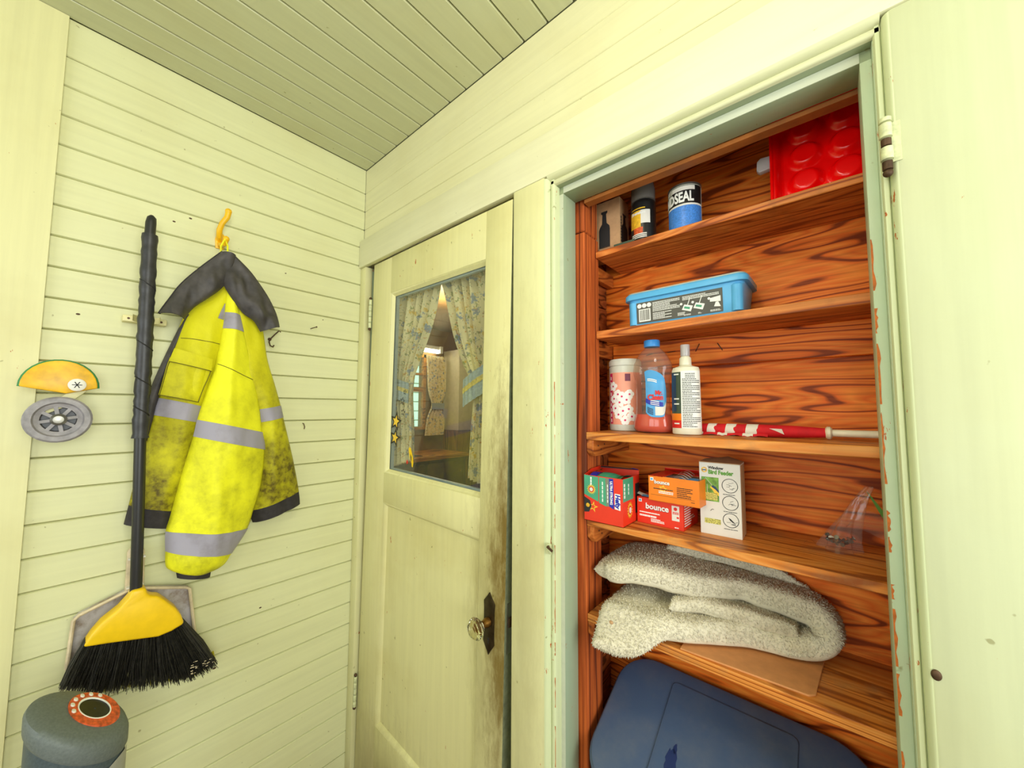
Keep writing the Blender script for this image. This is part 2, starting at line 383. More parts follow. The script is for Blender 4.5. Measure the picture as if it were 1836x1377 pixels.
def link(name, me, mat, parent=None, loc=(0, 0, 0), rot=(0, 0, 0)):
    if mat is not None and not me.materials: me.materials.append(mat if not isinstance(mat, str) else M[mat])
    o = bpy.data.objects.new(name, me); COL.objects.link(o); o.location = loc; o.rotation_euler = rot; o.parent = parent
    return o
def thing(name, label, cat, loc=(0, 0, 0), rot=(0, 0, 0), group=None):
    o = bpy.data.objects.new(name, None); COL.objects.link(o); o.location = loc; o.rotation_euler = rot
    o.empty_display_size = .03
    return tag(o, label, cat, group)
def tag(o, label, cat, group=None):
    o['label'] = label; o['category'] = cat
    if group: o['group'] = group
    return o
def struct(o, label=None):
    o['kind'] = 'structure'
    if label: o['label'] = label
    return o
def text(s, size, mat, parent, loc, rot=(PI/2, 0, 0), name='lettering', bold=.0, shear=0, sx=1, align='LEFT', th=.0003, bend=None, space=1.0):
    """flat print: letters as thin meshes; bend=(radius_x, radius_y, angle0) wraps them round an upright cylinder"""
    cu = bpy.data.curves.new('t', 'FONT'); cu.body = s; cu.size = size; cu.offset = bold; cu.shear = shear; cu.extrude = th
    cu.align_x = align; cu.resolution_u = 3; cu.space_character = space
    t = bpy.data.objects.new('t', cu); COL.objects.link(t)
    me = bpy.data.meshes.new_from_object(t.evaluated_get(bpy.context.evaluated_depsgraph_get()))
    bpy.data.objects.remove(t); bpy.data.curves.remove(cu)
    me.name = name; me.materials.clear()
    for v in me.vertices: v.co.x *= sx
    if bend:
        rx, ry, a0 = bend
        for v in me.vertices:
            a = a0+v.co.x/rx; e = v.co.z
            v.co = Vector(((rx+e)*math.cos(a), (ry+e)*math.sin(a), v.co.y))
        rot = (0, 0, 0)
    return link(name, me, mat, parent, loc, rot)
def patch(rx, ry, a0, a1, z0, z1, n=14, th=.0004, zfun=None):
    """a label wrapped on an upright (elliptic) cylinder"""
    b = MB()
    def fn(u, w):
        a = a0+(a1-a0)*u; lo, hi = (z0, z1) if not zfun else zfun(u)
        return ((rx+th)*math.cos(a), (ry+th)*math.sin(a), lo+(hi-lo)*w)
    return b.grid(fn, n, 6)
def lines(b, x0, x1, z0, z1, y, rows, fill=.55, seed=1):
    """rows of fine print as short dashes on a face towards -y"""
    r = random.Random(seed); h = (z1-z0)/rows
    for i in range(rows):
        x = x0; zt = z1-h*i; end = x1-(x1-x0)*r.choice([0, 0, 0, .1, .35])
        while x < end:
            w = r.uniform(.0015, .006); w = min(w, end-x)
            b.box(x, x+w*.86, y-.0003, y, zt-h*fill, zt); x += w
    return b
def lerp(a, b, t): return a+(b-a)*t
def poly_at(L, t):
    """smooth point on a polyline, t in 0..len-1"""
    n = len(L)-1; i = max(0, min(n-1, int(t))); f = t-i
    p0, p1, p2, p3 = [Vector(L[max(0, min(n, k))]) for k in (i-1, i, i+1, i+2)]
    return .5*((2*p1)+(p2-p0)*f+(2*p0-5*p1+4*p2-p3)*f*f+(-p0+3*p1-3*p2+p3)*f**3)
def extrude_profile_board(axis, lo, hi, face, a0, a1, th=.02, ch=.003, front=-1):
    """a tongue-and-groove board: eased front arrises. face = front plane, a0..a1 = width range"""
    f = face; bk = face-front*th
    gp = .0006
    prof = [(bk, a0+gp), (f-front*ch, a0+gp), (f, a0+ch), (f, a1-ch), (f-front*ch, a1-gp), (bk, a1-gp)]
    return MB().extrude(prof, axis, lo, hi)

# ================================================================== THE ROOM
H = 2.48; PITCH = .0826; XR = 2.9; YR = -2.6
# floor, ceiling
struct(MB().box(-2.6, XR+.1, YR-.1, 3.2, -.05, 0).build('floor', 'floor'))
cl = struct(MB().box(-.12, XR, YR, .10, H+.014, H+.05).build('ceiling', 'ceil'))
xs = [0.0, .0755]
while xs[-1] < XR-.02: xs.append(xs[-1]+.0822)
cb = None
for i in range(len(xs)-1):
    a, b = xs[i], xs[i+1]
    prof = [(a+.0012, H+.016), (a+.0012, H+.006), (a+.005, H), (b-.003, H), (b-.001, H+.003), (b-.001, H+.016)]
    if i > 1:
        o = link('board', cb, None, cl, (xs[i]-xs[1], 0, 0))
    else:
        o = MB().extrude(prof, 'y', YR, -.0015).build('board', 'ceil', cl); cb = o.data if i == 1 else cb
# left wall (boards run away from the camera)
wl = struct(MB().box(-.10, -.02, YR, 0, 0, H+.02).build('wall_left', 'wall_a'))
zt = [H, 2.3734]
while zt[-1] > .03: zt.append(max(0.0, zt[-1]-PITCH))
pm = None
for i in range(len(zt)-1):
    a, b = zt[i+1], zt[i]
    if i >= 1 and abs((b-a)-PITCH) < 1e-6:
        if pm is None:
            o = MB().extrude([(-.02, a+.0007), (-.004, a+.0007), (0, a+.0034), (0, b-.0034), (-.004, b-.0007), (-.02, b-.0007)], 'y', YR, -.001).build('plank', 'wall_a', wl); pm = (o.data, a)
        else: link('plank', pm[0], None, wl, (0, 0, a-pm[1]))
    else:
        MB().extrude([(-.02, a+.0006), (-.003, a+.0006), (0, a+.0028), (0, b-.0005), (-.02, b-.0005)], 'y', YR, -.001).build('plank', 'wall_a', wl)
for (y, z, r) in ((-.577, 2.03, .0026), (-.792, 1.678, .0026), (-.45, .60, .003), (-.615, 2.005, .0024), (-.30, 1.93, .0018), (-.16, 1.78, .0016), (-.33, .74, .0024)):
    MB().disc((0, y, z), r, 10, 'x', 1.6, .0004).build('nail_hole', 'rust', wl)
# back wall (with the door and the closet); plank faces at y = 0
wb = struct(MB().box(-2.5, 0, .012, .10, 0, H).box(0, XR, .02, .10, 2.045, H).box(.875, .99, .02, .10, 0, 2.045).box(1.625, XR, .02, .10, 0, 2.045).build('wall_back', 'wall_b'))
def bplank(x0, x1, a, b):
    return MB().extrude([(.02, a+.0006), (.002, a+.0006), (0, a+.0022), (0, b-.0022), (.002, b-.0006), (.02, b-.0006)], 'x', x0, x1).build('plank', 'wall_b', wb)
for a, b in ((2.151, 2.208), (2.208, 2.2908), (2.2908, 2.3734), (2.3734, 2.4795)): bplank(.001, XR, a, b)
z = 2.151; q = None
while z > .09:
    if q is None: q = (bplank(1.745, XR, z-PITCH, z).data, z)
    else: link('plank', q[0], None, wb, (0, 0, z-q[1]))
    z -= PITCH
# right and front walls, with the window behind the camera that lights the room
struct(MB().box(XR, XR+.1, YR, -1.62, 0, H).box(XR, XR+.1, -.28, 0, 0, H).box(XR, XR+.1, -1.62, -.28, 0, .95).box(XR, XR+.1, -1.62, -.28, 2.15, H).build('wall_right', 'offwhite'))
struct(MB().box(XR-.01, XR+.06, -1.65, -1.62, .92, 2.18).box(XR-.01, XR+.06, -.28, -.25, .92, 2.18).box(XR-.01, XR+.06, -1.62, -.28, .92, .95).box(XR-.01, XR+.06, -1.62, -.28, 2.15, 2.18).build('window_added', 'offwhite'))  # window added for its light on the left wall
wf = struct(MB().box(-.1, .16, YR-.08, YR, 0, H).box(2.08, XR, YR-.08, YR, 0, H).box(.16, 2.08, YR-.08, YR, 0, .93).box(.16, 2.08, YR-.08, YR, 2.17, H).build('wall_front', 'offwhite'))
w2 = struct(MB().box(.16, .19, YR-.06, YR+.01, .93, 2.17).box(2.05, 2.08, YR-.06, YR+.01, .93, 2.17).box(1.06, 1.18, YR-.06, YR+.01, .93, 2.17).box(.16, 2.08, YR-.06, YR+.01, .93, .96).box(.16, 2.08, YR-.06, YR+.01, 2.14, 2.17).build('window_2', 'trim_h'))
struct(MB().box(.001, .012, -.98, -.85, 0, H-.001).build('trim_5', 'trim'), 'narrow painted upright board on the left wall')
# head casing over both openings, door and closet casings
struct(MB().box(.001, 1.86, -.021, -.001, 2.031, 2.150).build('trim_1', 'trim_h', bevel=.0025))
struct(MB().box(.878, .983, -.021, .018, 0, 2.0305).build('trim_2', 'trim', bevel=.003))
struct(MB().box(1.612, 1.742, -.021, .018, 0, 2.0305).build('trim_3', 'trim_r', bevel=.006))
struct(MB().box(.001, .046, -.012, .018, 0, 2.0305).build('trim_4', 'trim', bevel=.002))
struct(MB().box(.866, .8775, .019, .10, 0, 2.03).box(.03, .045, .019, .10, 0, 2.03).build('trim_13', 'jamb'))
# closet: rounded bead, rebated jamb, stop
def bead(c0, flip):   # rounded-over arris falling to a flat fillet
    pts = [(-.002, .012), (-.002, -.0205), (0, -.0205), (.004, -.0190), (.008, -.0155), (.0105, -.0110), (.0115, -.0075), (.0120, -.0095), (.0140, -.0112), (.0215, -.0112), (.0245, -.0085), (.025, .012)]
    return [(c0+p[0]*flip, p[1]) for p in pts]
struct(MB().extrude(bead(.984, 1), 'z', 0, 2.026).build('trim_6', 'bead', ang=50))
struct(MB().extrude(bead(1.614, -.65), 'z', 0, 2.026).build('trim_7', 'bead', ang=50))
struct(MB().extrude([(p[1], p[0]) for p in bead(2.031, -1)], 'x', .99, 1.606).build('trim_8', 'bead_h', ang=50))
struct(MB().box(.992, 1.0085, -.003, .0745, 0, 2.006).box(1.0085, 1.0205, .0125, .0715, 0, 1.9885).build('trim_9', 'jamb', bevel=.001))
trim_r_ = struct(MB().box(1.597, 1.62, -.003, .0745, 0, 2.006).box(1.583, 1.597, .0125, .0715, 0, 1.9885).build('trim_10', 'stop_r', bevel=.001))
rc_ = random.Random(17)
for (xe, ye, dx_, z0_, z1_, wmax) in ((1.5832, .0123, 1, .55, 1.62, .0042), (1.5985, -.0114, -.0, .55, 1.5, .0), (1.0083, -.0114, -1, .6, 1.5, .0026)):
    if wmax == 0: continue
    z = z0_
    while z < z1_:
        L_ = rc_.uniform(.02, .12); nseg = 8
        pa = [(xe+dx_*wmax*rc_.uniform(.15, 1), ye, z+L_*k/nseg) for k in range(nseg+1)]
        MB()._add([(xe, ye, z+L_*k/nseg) for k in range(nseg+1)]+pa, [(k, k+1, nseg+2+k, nseg+1+k) for k in range(nseg)]).build('paint_chip', 'chipwood', None if False else trim_r_, fix=False)
        z += L_+rc_.uniform(.0, .05)
hs_ = struct(MB().box(.992, 1.62, -.003, .0745, 2.006, 2.024).box(1.009, 1.597, .0125, .0715, 1.988, 2.006).build('trim_11', 'jamb_h', bevel=.001))
MB().box(1.0205, 1.583, .0119, .0124, 1.9885, 2.0055).build('stop_sheen', 'stopsheen', hs_)  # thin strips painted pale as the sheen along the stops
MB().box(1.009, 1.0203, .0119, .0124, 0, 1.987).build('stop_sheen', 'stopsheen', hs_)
struct(MB().box(1.045, 1.625, .076, .10, 1.980, 1.99).build('trim_12', 'rawstrip'))
# closet carcass
CB = .308
cw = struct(MB().box(.93, 1.66, CB+.012, CB+.04, 0, 2.2).build('wall_closet_back', 'sideplank'))
zz = [0, .62, 1.14, 1.358, 1.625, 1.853, 2.19]
for a, b in zip(zz, zz[1:]):
    MB().box(.975, 1.64, CB, CB+.012, a+.0008, b-.0008).build('panel', 'plypanel', cw, bevel=.001, seg=1)
MB().box(1.021, 1.624, CB-.02, CB, 1.547, 1.6225).build('ledger', 'plypanel', cw, bevel=.0015, seg=1)
for (x, z, a) in ((1.262, 1.595, .5), (1.315, 1.592, -.5), (1.135, 1.588, 1.4), (1.195, 1.59, 1.5)):
    d = Vector((math.sin(a), 0, math.cos(a)))*.011
    MB().tube([(x-d.x, CB-.021, z-d.z), (x+d.x, CB-.024, z+d.z)], .0011, 6).build('nail', 'rust', cw)
sw = struct(MB().box(.93, .978, .105, CB, 0, 2.2).build('wall_closet_left', 'sideplank'))
for i in range(20):
    z0 = .02+i*.108
    MB().box(.978, .992, .162, CB-.0005, z0, min(2.19, z0+.1055)).build('plank', 'sideplank', sw, bevel=.0012, seg=1)
MB().box(.978, 1.0415, .08, .16, 0, 1.905).build('stud', 'stud', sw, bevel=.002, seg=1)
MB().box(.978, 1.039, .083, .16, 1.909, 2.18).build('stud', 'stud', sw, bevel=.003, seg=1)
struct(MB().box(1.625, 1.66, .105, CB+.012, 0, 2.2).build('wall_closet_right', 'sideplank'))
struct(MB().box(.978, 1.625, .105, CB, 2.12, 2.14).build('ceiling_closet', 'sideplank'))
# shelves
shelves = [
 (1.868, .140, .0175, 'topmost closet shelf board, carrying the red tray', 'shelf'),
 (1.644, .140, .021, 'second closet shelf board from the top, under the blue tub', 'shelf'),
 (1.371, .080, .0195, 'closet shelf board carrying the bottles and rolled flag', 'shelf_lo'),
 (1.153, .080, .0175, 'closet shelf board carrying the cartons and bird feeder box', 'shelf_lo'),
 (.921, .080, .0195, 'lowest closet shelf board, under the folded cream mat', 'shelf_lo')]
for i, (z, y0, th, lab, mt) in enumerate(shelves):
    t = thing('shelf_board', lab, 'shelf', (1.33, y0, z-th), group='closet shelf boards')
    MB().box(1.0425-1.33, 1.6245-1.33, 0, CB-.0012-y0 if i != 1 else CB-.021-y0, 0, th).build('board', mt, t, bevel=.0015, seg=1)
    if i >= 2:
        c = MB().extrude([(.003, -.0005), (.003, -.028), (.016, -.042), (CB-.005-y0, -.042), (CB-.005-y0, -.0005)], 'x', 1.0425-1.33, 1.061-1.33).build('cleat', 'cleat', t, bevel=.001, seg=1)
        hb = MB()
        for (a, b) in ((.03, -.016), (.045, -.026), (.064, -.014)):
            hb.disc((1.061-1.33+.0002, a, b), .0022, 10, 'x', 1, .0004)
        hb.build('nail_heads', 'ink', c)
    else:
        MB().box(1.0-1.33, 1.018-1.33, .022, CB-.005-y0, -.04, -.0005).build('cleat', 'cleat', t, bevel=.001, seg=1)
o = MB().prism([(1.262, .083, .9212), (1.476, .096, .9212), (1.4855, .106, .9212), (1.497, .25, .9212), (1.262, .25, .9212)], (0, 0, .0035)).build('hardboard_sheet', 'masonite', bevel=.0008, seg=1)
tag(o, 'thin brown hardboard sheet under the folded mat', 'board')

# ================================================================== DOOR (ajar a finger's width, hung on the left)
door = bpy.data.objects.new('door_1', None); COL.objects.link(door); struct(door, 'painted half-glazed door with glass knob')
door.location = (.05, .004, 0); door.rotation_euler = (0, .019, -.0285)
DW, DT, DH = .786, .040, 2.03
gx0, gx1, gz0, gz1 = .142, .682, 1.188, 1.885
px0, px1, pz0, pz1 = .128, .688, .262, 1.075
MB().box(0, gx0-.0003, 0, DT, .008, DH).build('stile', 'door', door, bevel=.0018)
MB().box(gx1+.0003, DW, 0, DT, .008, DH).build('stile', 'door', door, bevel=.0018)
MB().box(gx0, gx1, 0, DT, gz1, DH).build('rail', 'door', door, bevel=.001)
MB().box(gx0, gx1, 0, DT, pz1, gz0).build('rail', 'door', door, bevel=.001)
MB().box(gx0, gx1, 0, DT, .008, pz0).build('rail', 'door', door, bevel=.001)
MB().box(gx0-.003, gx1+.003, .014, .024, pz0-.003, pz1+.003).build('panel', 'door', door)
# moulding round the sunk panel and the glass
def frame(x0, x1, z0, z1, prof, name, mt, par):
    """mitred moulding: prof = [(inset, y)]"""
    b = MB(); n = len(prof)
    loops = [[(x0+i, y, z0+i), (x1-i, y, z0+i), (x1-i, y, z1-i), (x0+i, y, z1-i)] for i, y in prof]
    vs = [p for lp in loops for p in lp]; fs = []
    for a in range(n):
        c = (a+1) % n
        for k in range(4): fs.append((a*4+k, a*4+(k+1) % 4, c*4+(k+1) % 4, c*4+k))
    b._add(vs, fs); return b.build(name, mt, par)
frame(px0+.0145, px1-.0065, pz0, pz1, [(-.0005, .0005), (.002, .001), (.013, .012), (.0145, .0145), (-.0005, .0145)], 'panel_moulding', 'door', door)
frame(gx0, gx1, gz0, gz1, [(-.0005, .001), (.002, .002), (.006, .008), (.010, .012), (.0125, .0155), (-.0005, .0155)], 'glazing_bead', 'door', door)
frame(gx0+.0, gx1-.0, gz0, gz1, [(.0, .0205), (.018, .0205), (.018, .030), (.0, .030)], 'inner_glazing_trim', 'bluetrim', door)
MB().box(gx0+.002, gx1-.002, .0165, .0195, gz0+.002, gz1-.002).build('window_pane', 'glass', door)
# star and bird transfers on the pane
def star(b, cx, cz, ro, ri, y, hollow=True):
    out = [(cx+(ro if k % 2 == 0 else ri)*math.sin(PI*k/5+.2), cz+(ro if k % 2 == 0 else ri)*math.cos(PI*k/5+.2)) for k in range(10)]
    inn = [(cx+(x-cx)*.62, cz+(z-cz)*.62) for x, z in out]
    vs = [(x, y, z) for x, z in out]+[(x, y, z) for x, z in inn]
    b._add(vs, [(i, (i+1) % 10, 10+(i+1) % 10, 10+i) for i in range(10)])
for cx, cz, r in ((.187, 1.384, .040), (.184, 1.322, .038), (.235, 1.42, .016), (.228, 1.462, .017), (.243, 1.495, .012)):
    b = MB(); star(b, cx, cz, r, r*.45, .0162); b.build('star_sticker', 'ink', door, fix=False)
    if r > .02:
        b = MB(); pts = [(cx+(r if k % 2 == 0 else r*.45)*.62*math.sin(PI*k/5+.2), .0163, cz+(r if k % 2 == 0 else r*.45)*.62*math.cos(PI*k/5+.2)) for k in range(10)]
        b._add(pts, [tuple(range(10))]); b.build('star_sticker', 'yellowprint', door, fix=False)
bp = [(.283, 1.288), (.29, 1.297), (.298, 1.292), (.303, 1.28), (.312, 1.262), (.316, 1.242), (.313, 1.226), (.307, 1.228), (.304, 1.242), (.296, 1.252), (.289, 1.268)]
MB().prism([(x-.002, .0164, z) for x, z in bp], (0, -.0006, 0)).build('bird_sticker', 'yellow', door)
MB().prism([(x, .0158, z) for x, z in ((.294, 1.272), (.302, 1.262), (.303, 1.245), (.297, 1.252))], (0, -.0003, 0)).build('bird_sticker', 'darkgreen', door)
MB().prism([(x, .0164, z) for x, z in ((.268, 1.243), (.276, 1.25), (.28, 1.238), (.273, 1.232))], (0, -.0005, 0)).build('flower_sticker', 'redprint', door)
# knob, back plate, latch
pl = [(0, .083), (.006, .074), (.016, .062), (.021, .056), (.0195, .035), (.0195, -.035), (.021, -.05), (.013, -.062), (.005, -.073), (0, -.082)]
pl = pl+[(-x, z) for x, z in pl[-2:0:-1]]
kp = MB().prism([(.731+x, 0, .862+z) for x, z in pl], (0, -.0035, 0)).build('back_plate', 'bronze', door, bevel=.001)
MB().disc((.731, -.0036, .822), .0035, 12, 'y').box(.7297, .7323, -.004, -.0036, .810, .822).build('keyhole', 'ink', kp)
rm = Matrix.Rotation(PI/2, 3, 'X')
kn = MB().lathe([(.004, 0), (.012, .002), (.012, .012), (.0095, .016), (.0095, .024), (.013, .028), (.013, .031), (.004, .032)], 20, (.731, -.003, .868), m=rm).build('knob_collar', 'brass', door)
kb = MB().lathe([(.002, .030), (.014, .031), (.021, .036), (.0275, .044), (.0275, .050), (.022, .058), (.014, .061), (.002, .062)], 12, (.731, -.003, .868), m=rm).build('glass_knob', 'knobglass', door, ang=10)
MB().box(DW+.0001, DW+.0008, .0015, DT-.0015, .01, DH-.002).build('edge_strip', 'dooredge', door)
lt = MB().box(DW+.0009, DW+.0021, .008, .032, .80, .93).build('latch_plate', 'steel', door)
MB().box(DW+.0021, DW+.006, .013, .026, .868, .892).build('latch_bolt', 'rust', lt)
for z0, z1, mt in ((1.762, 1.882, 'painted_metal'), (.256, .372, 'painted_metal')):
    h = MB()
    n = 5; L = (z1-z0)/n
    for k in range(n): h.lathe([(.0055, z0+k*L+.0008), (.0062, z0+k*L+.002), (.0062, z0+(k+1)*L-.002), (.0055, z0+(k+1)*L-.0008)], 12, (-.002, -.009, 0))
    hg = h.build('hinge', mt, door)
    MB().ball((-.002, -.009, z1+.004), .006, 8).ball((-.002, -.009, z0-.004), .006, 8).build('hinge_tip', 'rust', hg)

# door curtains hang on the far side of the pane
def curtain(name, lab, L, R, y, folds, amp, tie, tmat, gather):
    t = thing(name, lab, 'curtain', (0, y, 0))
    n = len(L)-1
    def fn(s, w):
        k = w*n; a = poly_at([(p[0], 0, p[1]) for p in L], k); b = poly_at([(p[0], 0, p[1]) for p in R], k)
        p = a.lerp(b, s); wd = abs(b.x-a.x)
        f = math.sin(s*folds*2*PI+.6*math.sin(w*5))*amp*(.35+.65*min(1, wd/.2))
        f += .3*amp*math.sin(s*folds*4.6*PI+1+w*2)
        return (p.x, f, p.z)
    MB().grid(fn, 70, 40).build('cloth', 'floral', t, fix=False)
    (x0, x1, za, zb, tilt) = tie
    def tf(s, w):
        x = lerp(x0, x1, s); z = lerp(za, zb, w)+tilt*(s-.5)
        return (x, -.024-.006*math.sin(PI*s)+.0015*math.sin(s*40), z)
    tb = MB().grid(tf, 40, 4).build('tieback', 'tie', t, fix=False)
    def tf2(s, w):
        p = tf(s, lerp(.32, .52, w)); return (p[0], p[1]-.0015, p[2])
    MB().grid(tf2, 40, 1).build('tieback_band', 'tie2', tb, fix=False)
    return t
cLL = [(.175, 1.905), (.17, 1.79), (.166, 1.673), (.163, 1.574), (.163, 1.515), (.160, 1.464), (.163, 1.35), (.168, 1.195)]
cLR = [(.462, 1.905), (.421, 1.779), (.364, 1.673), (.307, 1.574), (.287, 1.515), (.285, 1.464), (.298, 1.35), (.302, 1.235)]
curtain('door_curtain', 'floral door curtain tied back on the hinge side of the pane', cLL, cLR, .070, 5, .017, (.155, .294, 1.545, 1.466, -.035), 'tie', .5)
cRL = [(.446, 1.905), (.488, 1.803), (.534, 1.68), (.586, 1.582), (.623, 1.525), (.635, 1.46), (.629, 1.335), (.622, 1.205)]
cRR = [(.735, 1.905), (.735, 1.80), (.735, 1.68), (.735, 1.582), (.735, 1.525), (.735, 1.46), (.735, 1.335), (.735, 1.185)]
curtain('door_curtain', 'floral door curtain with wide blue tieback on the knob side', cRL, cRR, .064, 6, .017, (.612, .738, 1.552, 1.462, .055), 'tie', .5)
tag(MB().tube([(.17, .05, 1.893), (.74, .042, 1.887)], .005, 8).build('curtain_rod', 'white'), 'thin white curtain rod across the top of the door pane', 'curtain rod')

# ================================================================== KITCHEN beyond the door glass
KX = -2.45
struct(MB().box(KX-.1, KX, .1, 1.18, 0, H).box(KX-.1, KX, 2.10, 3.1, 0, H).box(KX-.1, KX, 1.18, 2.10, 0, 1.20).box(KX-.1, KX, 1.18, 2.10, 2.10, H).build('wall_kitchen_far', 'kwall'))
struct(MB().box(KX-.1, 1.0, 3.0, 3.1, 0, H).build('wall_kitchen_end', 'kbrown'))
struct(MB().box(.88, .93, .1, 3.0, 0, H).build('wall_kitchen_near', 'kwall'))
struct(MB().box(KX, .93, .1, 3.0, H, H+.05).build('ceiling_kitchen', 'kwall'))
win = struct(MB().box(KX-.02, KX+.03, 1.16, 1.20, 1.18, 2.12).box(KX-.02, KX+.03, 2.08, 2.12, 1.18, 2.12).box(KX-.02, KX+.03, 1.16, 2.12, 2.08, 2.12).box(KX-.02, KX+.05, 1.12, 2.14, 1.165, 1.20).build('window_1', 'kcounter'))
for y in (1.40, 1.62, 1.84): MB().box(KX-.015, KX+.015, y-.012, y+.012, 1.68, 2.08).build('muntin', 'kcounter', win)
MB().box(KX-.015, KX+.02, 1.20, 2.08, 1.64, 1.70).build('meeting_rail', 'kcounter', win)
MB().box(KX-.015, KX+.015, 1.20, 2.08, 1.85, 1.88).build('muntin', 'kcounter', win)
MB().box(KX-.012, KX-.008, 1.20, 2.08, 1.20, 2.08).build('window_pane', 'glass', win)
yd = struct(MB().box(KX-1.6, KX-1.55, -.5, 4.5, -.2, 3.5).build('wall_yard', 'outdoor'))
for i in range(9): MB().box(KX-1.55, KX-1.53, -.5, 4.5, .9+i*.16, .915+i*.16).build('clapboard_edge', 'jamb', yd)
kc = thing('kitchen_curtain', 'floral curtain tied beside the kitchen window, seen through the door pane', 'curtain', (KX+.09, 0, 0))
def kfn(s, w):
    wd = .17 if w < .55 else .13
    cy = 2.22+ (.03*math.sin(PI*w)); pinch = 1-.45*math.exp(-((w-.62)/.12)**2)
    return (.02*math.sin(s*5*2*PI), cy+(s-.5)*.30*pinch, 2.11-w*1.02)
MB().grid(kfn, 50, 24).build('cloth', 'floral', kc, fix=False)
MB().grid(lambda s, w: (.03, 2.25+(s-.5)*.2, 1.50-w*.08), 20, 2).build('tieback', 'tie', kc, fix=False)
fr = thing('refrigerator', 'tall white panel unit beside the kitchen window, seen through the door pane', 'refrigerator', (KX+.01, 2.415, 0))
MB().box(0, .32, 0, .4, 1.15, 2.20).build('side_panel', 'offwhite', fr, bevel=.006)
MB().box(0, .30, .005, .395, 0, 1.148).build('base_unit', 'kbrown', fr, bevel=.004)
kt = thing('kitchen_counter', 'kitchen counter with orange wooden edge, seen through the door pane', 'counter', (KX+.005, .6, 0))
MB().box(0, .60, 0, .62, .86, .90).box(0, .60, 1.16, 1.75, .86, .90).box(.0, .13, .62, 1.16, .86, .90).box(.50, .60, .62, 1.16, .86, .90).build('worktop', 'kcounter', kt)
for y0, y1 in ((.02, .58), (1.2, 1.73)): MB().box(.02, .56, y0, y1, 0, .858).build('base_cabinet', 'kdark', kt)
for k in range(3):
    d = MB().box(.5605, .578, .04+k*.56, .56+k*.56, .12, .82).build('cabinet_door', 'kdark', kt, bevel=.004)
    MB().ball((.588, .50+k*.56, .70), .013, 8).build('handle', 'brass', d)
sk = thing('kitchen_sink', 'dark basin sink set in the kitchen counter', 'sink', (KX+.32, 1.49, .9))
MB().box(-.18, .175, -.268, .265, -.165, -.15).box(-.18, -.17, -.268, .265, -.15, .006).box(.165, .175, -.268, .265, -.15, .006).box(-.17, .165, -.268, -.258, -.15, .006).box(-.17, .165, .255, .265, -.15, .006).build('basin', 'kdark', sk, bevel=.003)
MB().lathe([(.005, 0), (.03, 0), (.028, .004), (.005, .005)], 16, (0, 0, -.1495)).build('drain', 'steel', sk)
fa = thing('faucet', 'arched grey faucet behind the kitchen sink', 'faucet', (KX+.085, 1.56, .9))
MB().lathe([(.03, 0.0005), (.028, .02), (.016, .03), (.014, .16)], 14).build('body', 'steel', fa)
MB().tube([(0, 0, .15), (.02, -.03, .20), (.06, -.08, .20), (.11, -.14, .16), (.13, -.17, .11)], .011, 8).build('spout', 'steel', fa)
MB().tube([(0, .0, .17), (0, .06, .21)], .007, 8).build('lever', 'steel', fa)
fl = thing('fluorescent_light', 'lit fluorescent tube fixture above the kitchen window', 'light', (KX+.02, 1.85, 2.15))
MB().box(0, .07, -.45, .45, .045, .09).build('housing', 'white', fl, bevel=.004)
MB().tube([(.05, -.42, .02), (.05, .42, .02)], .022, 12).build('tube', 'tube_light', fl)
for y in (-.47, .43): MB().box(0, .09, y, y+.04, .0, .09).build('end_cap', 'white', fl)
kl = bpy.data.lights.new('kitchen_fill_light', 'POINT'); kl.energy = 30; kl.color = (1, .86, .6); kl.shadow_soft_size = .1  # unseen fill added to brighten the kitchen, apart from the tube fixture
ko = bpy.data.objects.new('kitchen_fill_light', kl); COL.objects.link(ko); ko.location = (-1.2, 1.4, 2.25)
hc = thing('hanging_towel', 'mustard yellow cloth hanging in the dim kitchen', 'cloth', (KX+.37, 2.83, 0))
MB().grid(lambda s, w: (.02*math.sin(s*9)+.15, (s-.5)*.3, 2.1-w*1.0), 24, 8).build('cloth', 'khaki', hc, fix=False)

# ceiling lamp behind the camera
lp = thing('ceiling_lamp', 'round white glass ceiling lamp', 'lamp', (1.32, -.74, H))
MB().lathe([(.01, -.0005), (.09, -.001), (.085, -.02), (.01, -.022)], 24).build('lamp_base', 'white', lp)
MB().lathe([(.07, -.022), (.10, -.05), (.10, -.09), (.06, -.125), (.004, -.13)], 24).build('lamp_shade', 'globe', lp)
ll = bpy.data.lights.new('ceiling_lamp_light', 'POINT'); ll.energy = 6; ll.color = (1, .93, .80); ll.shadow_soft_size = .1
lo = bpy.data.objects.new('ceiling_lamp_light', ll); COL.objects.link(lo); lo.location = (1.32, -.74, H-.24)

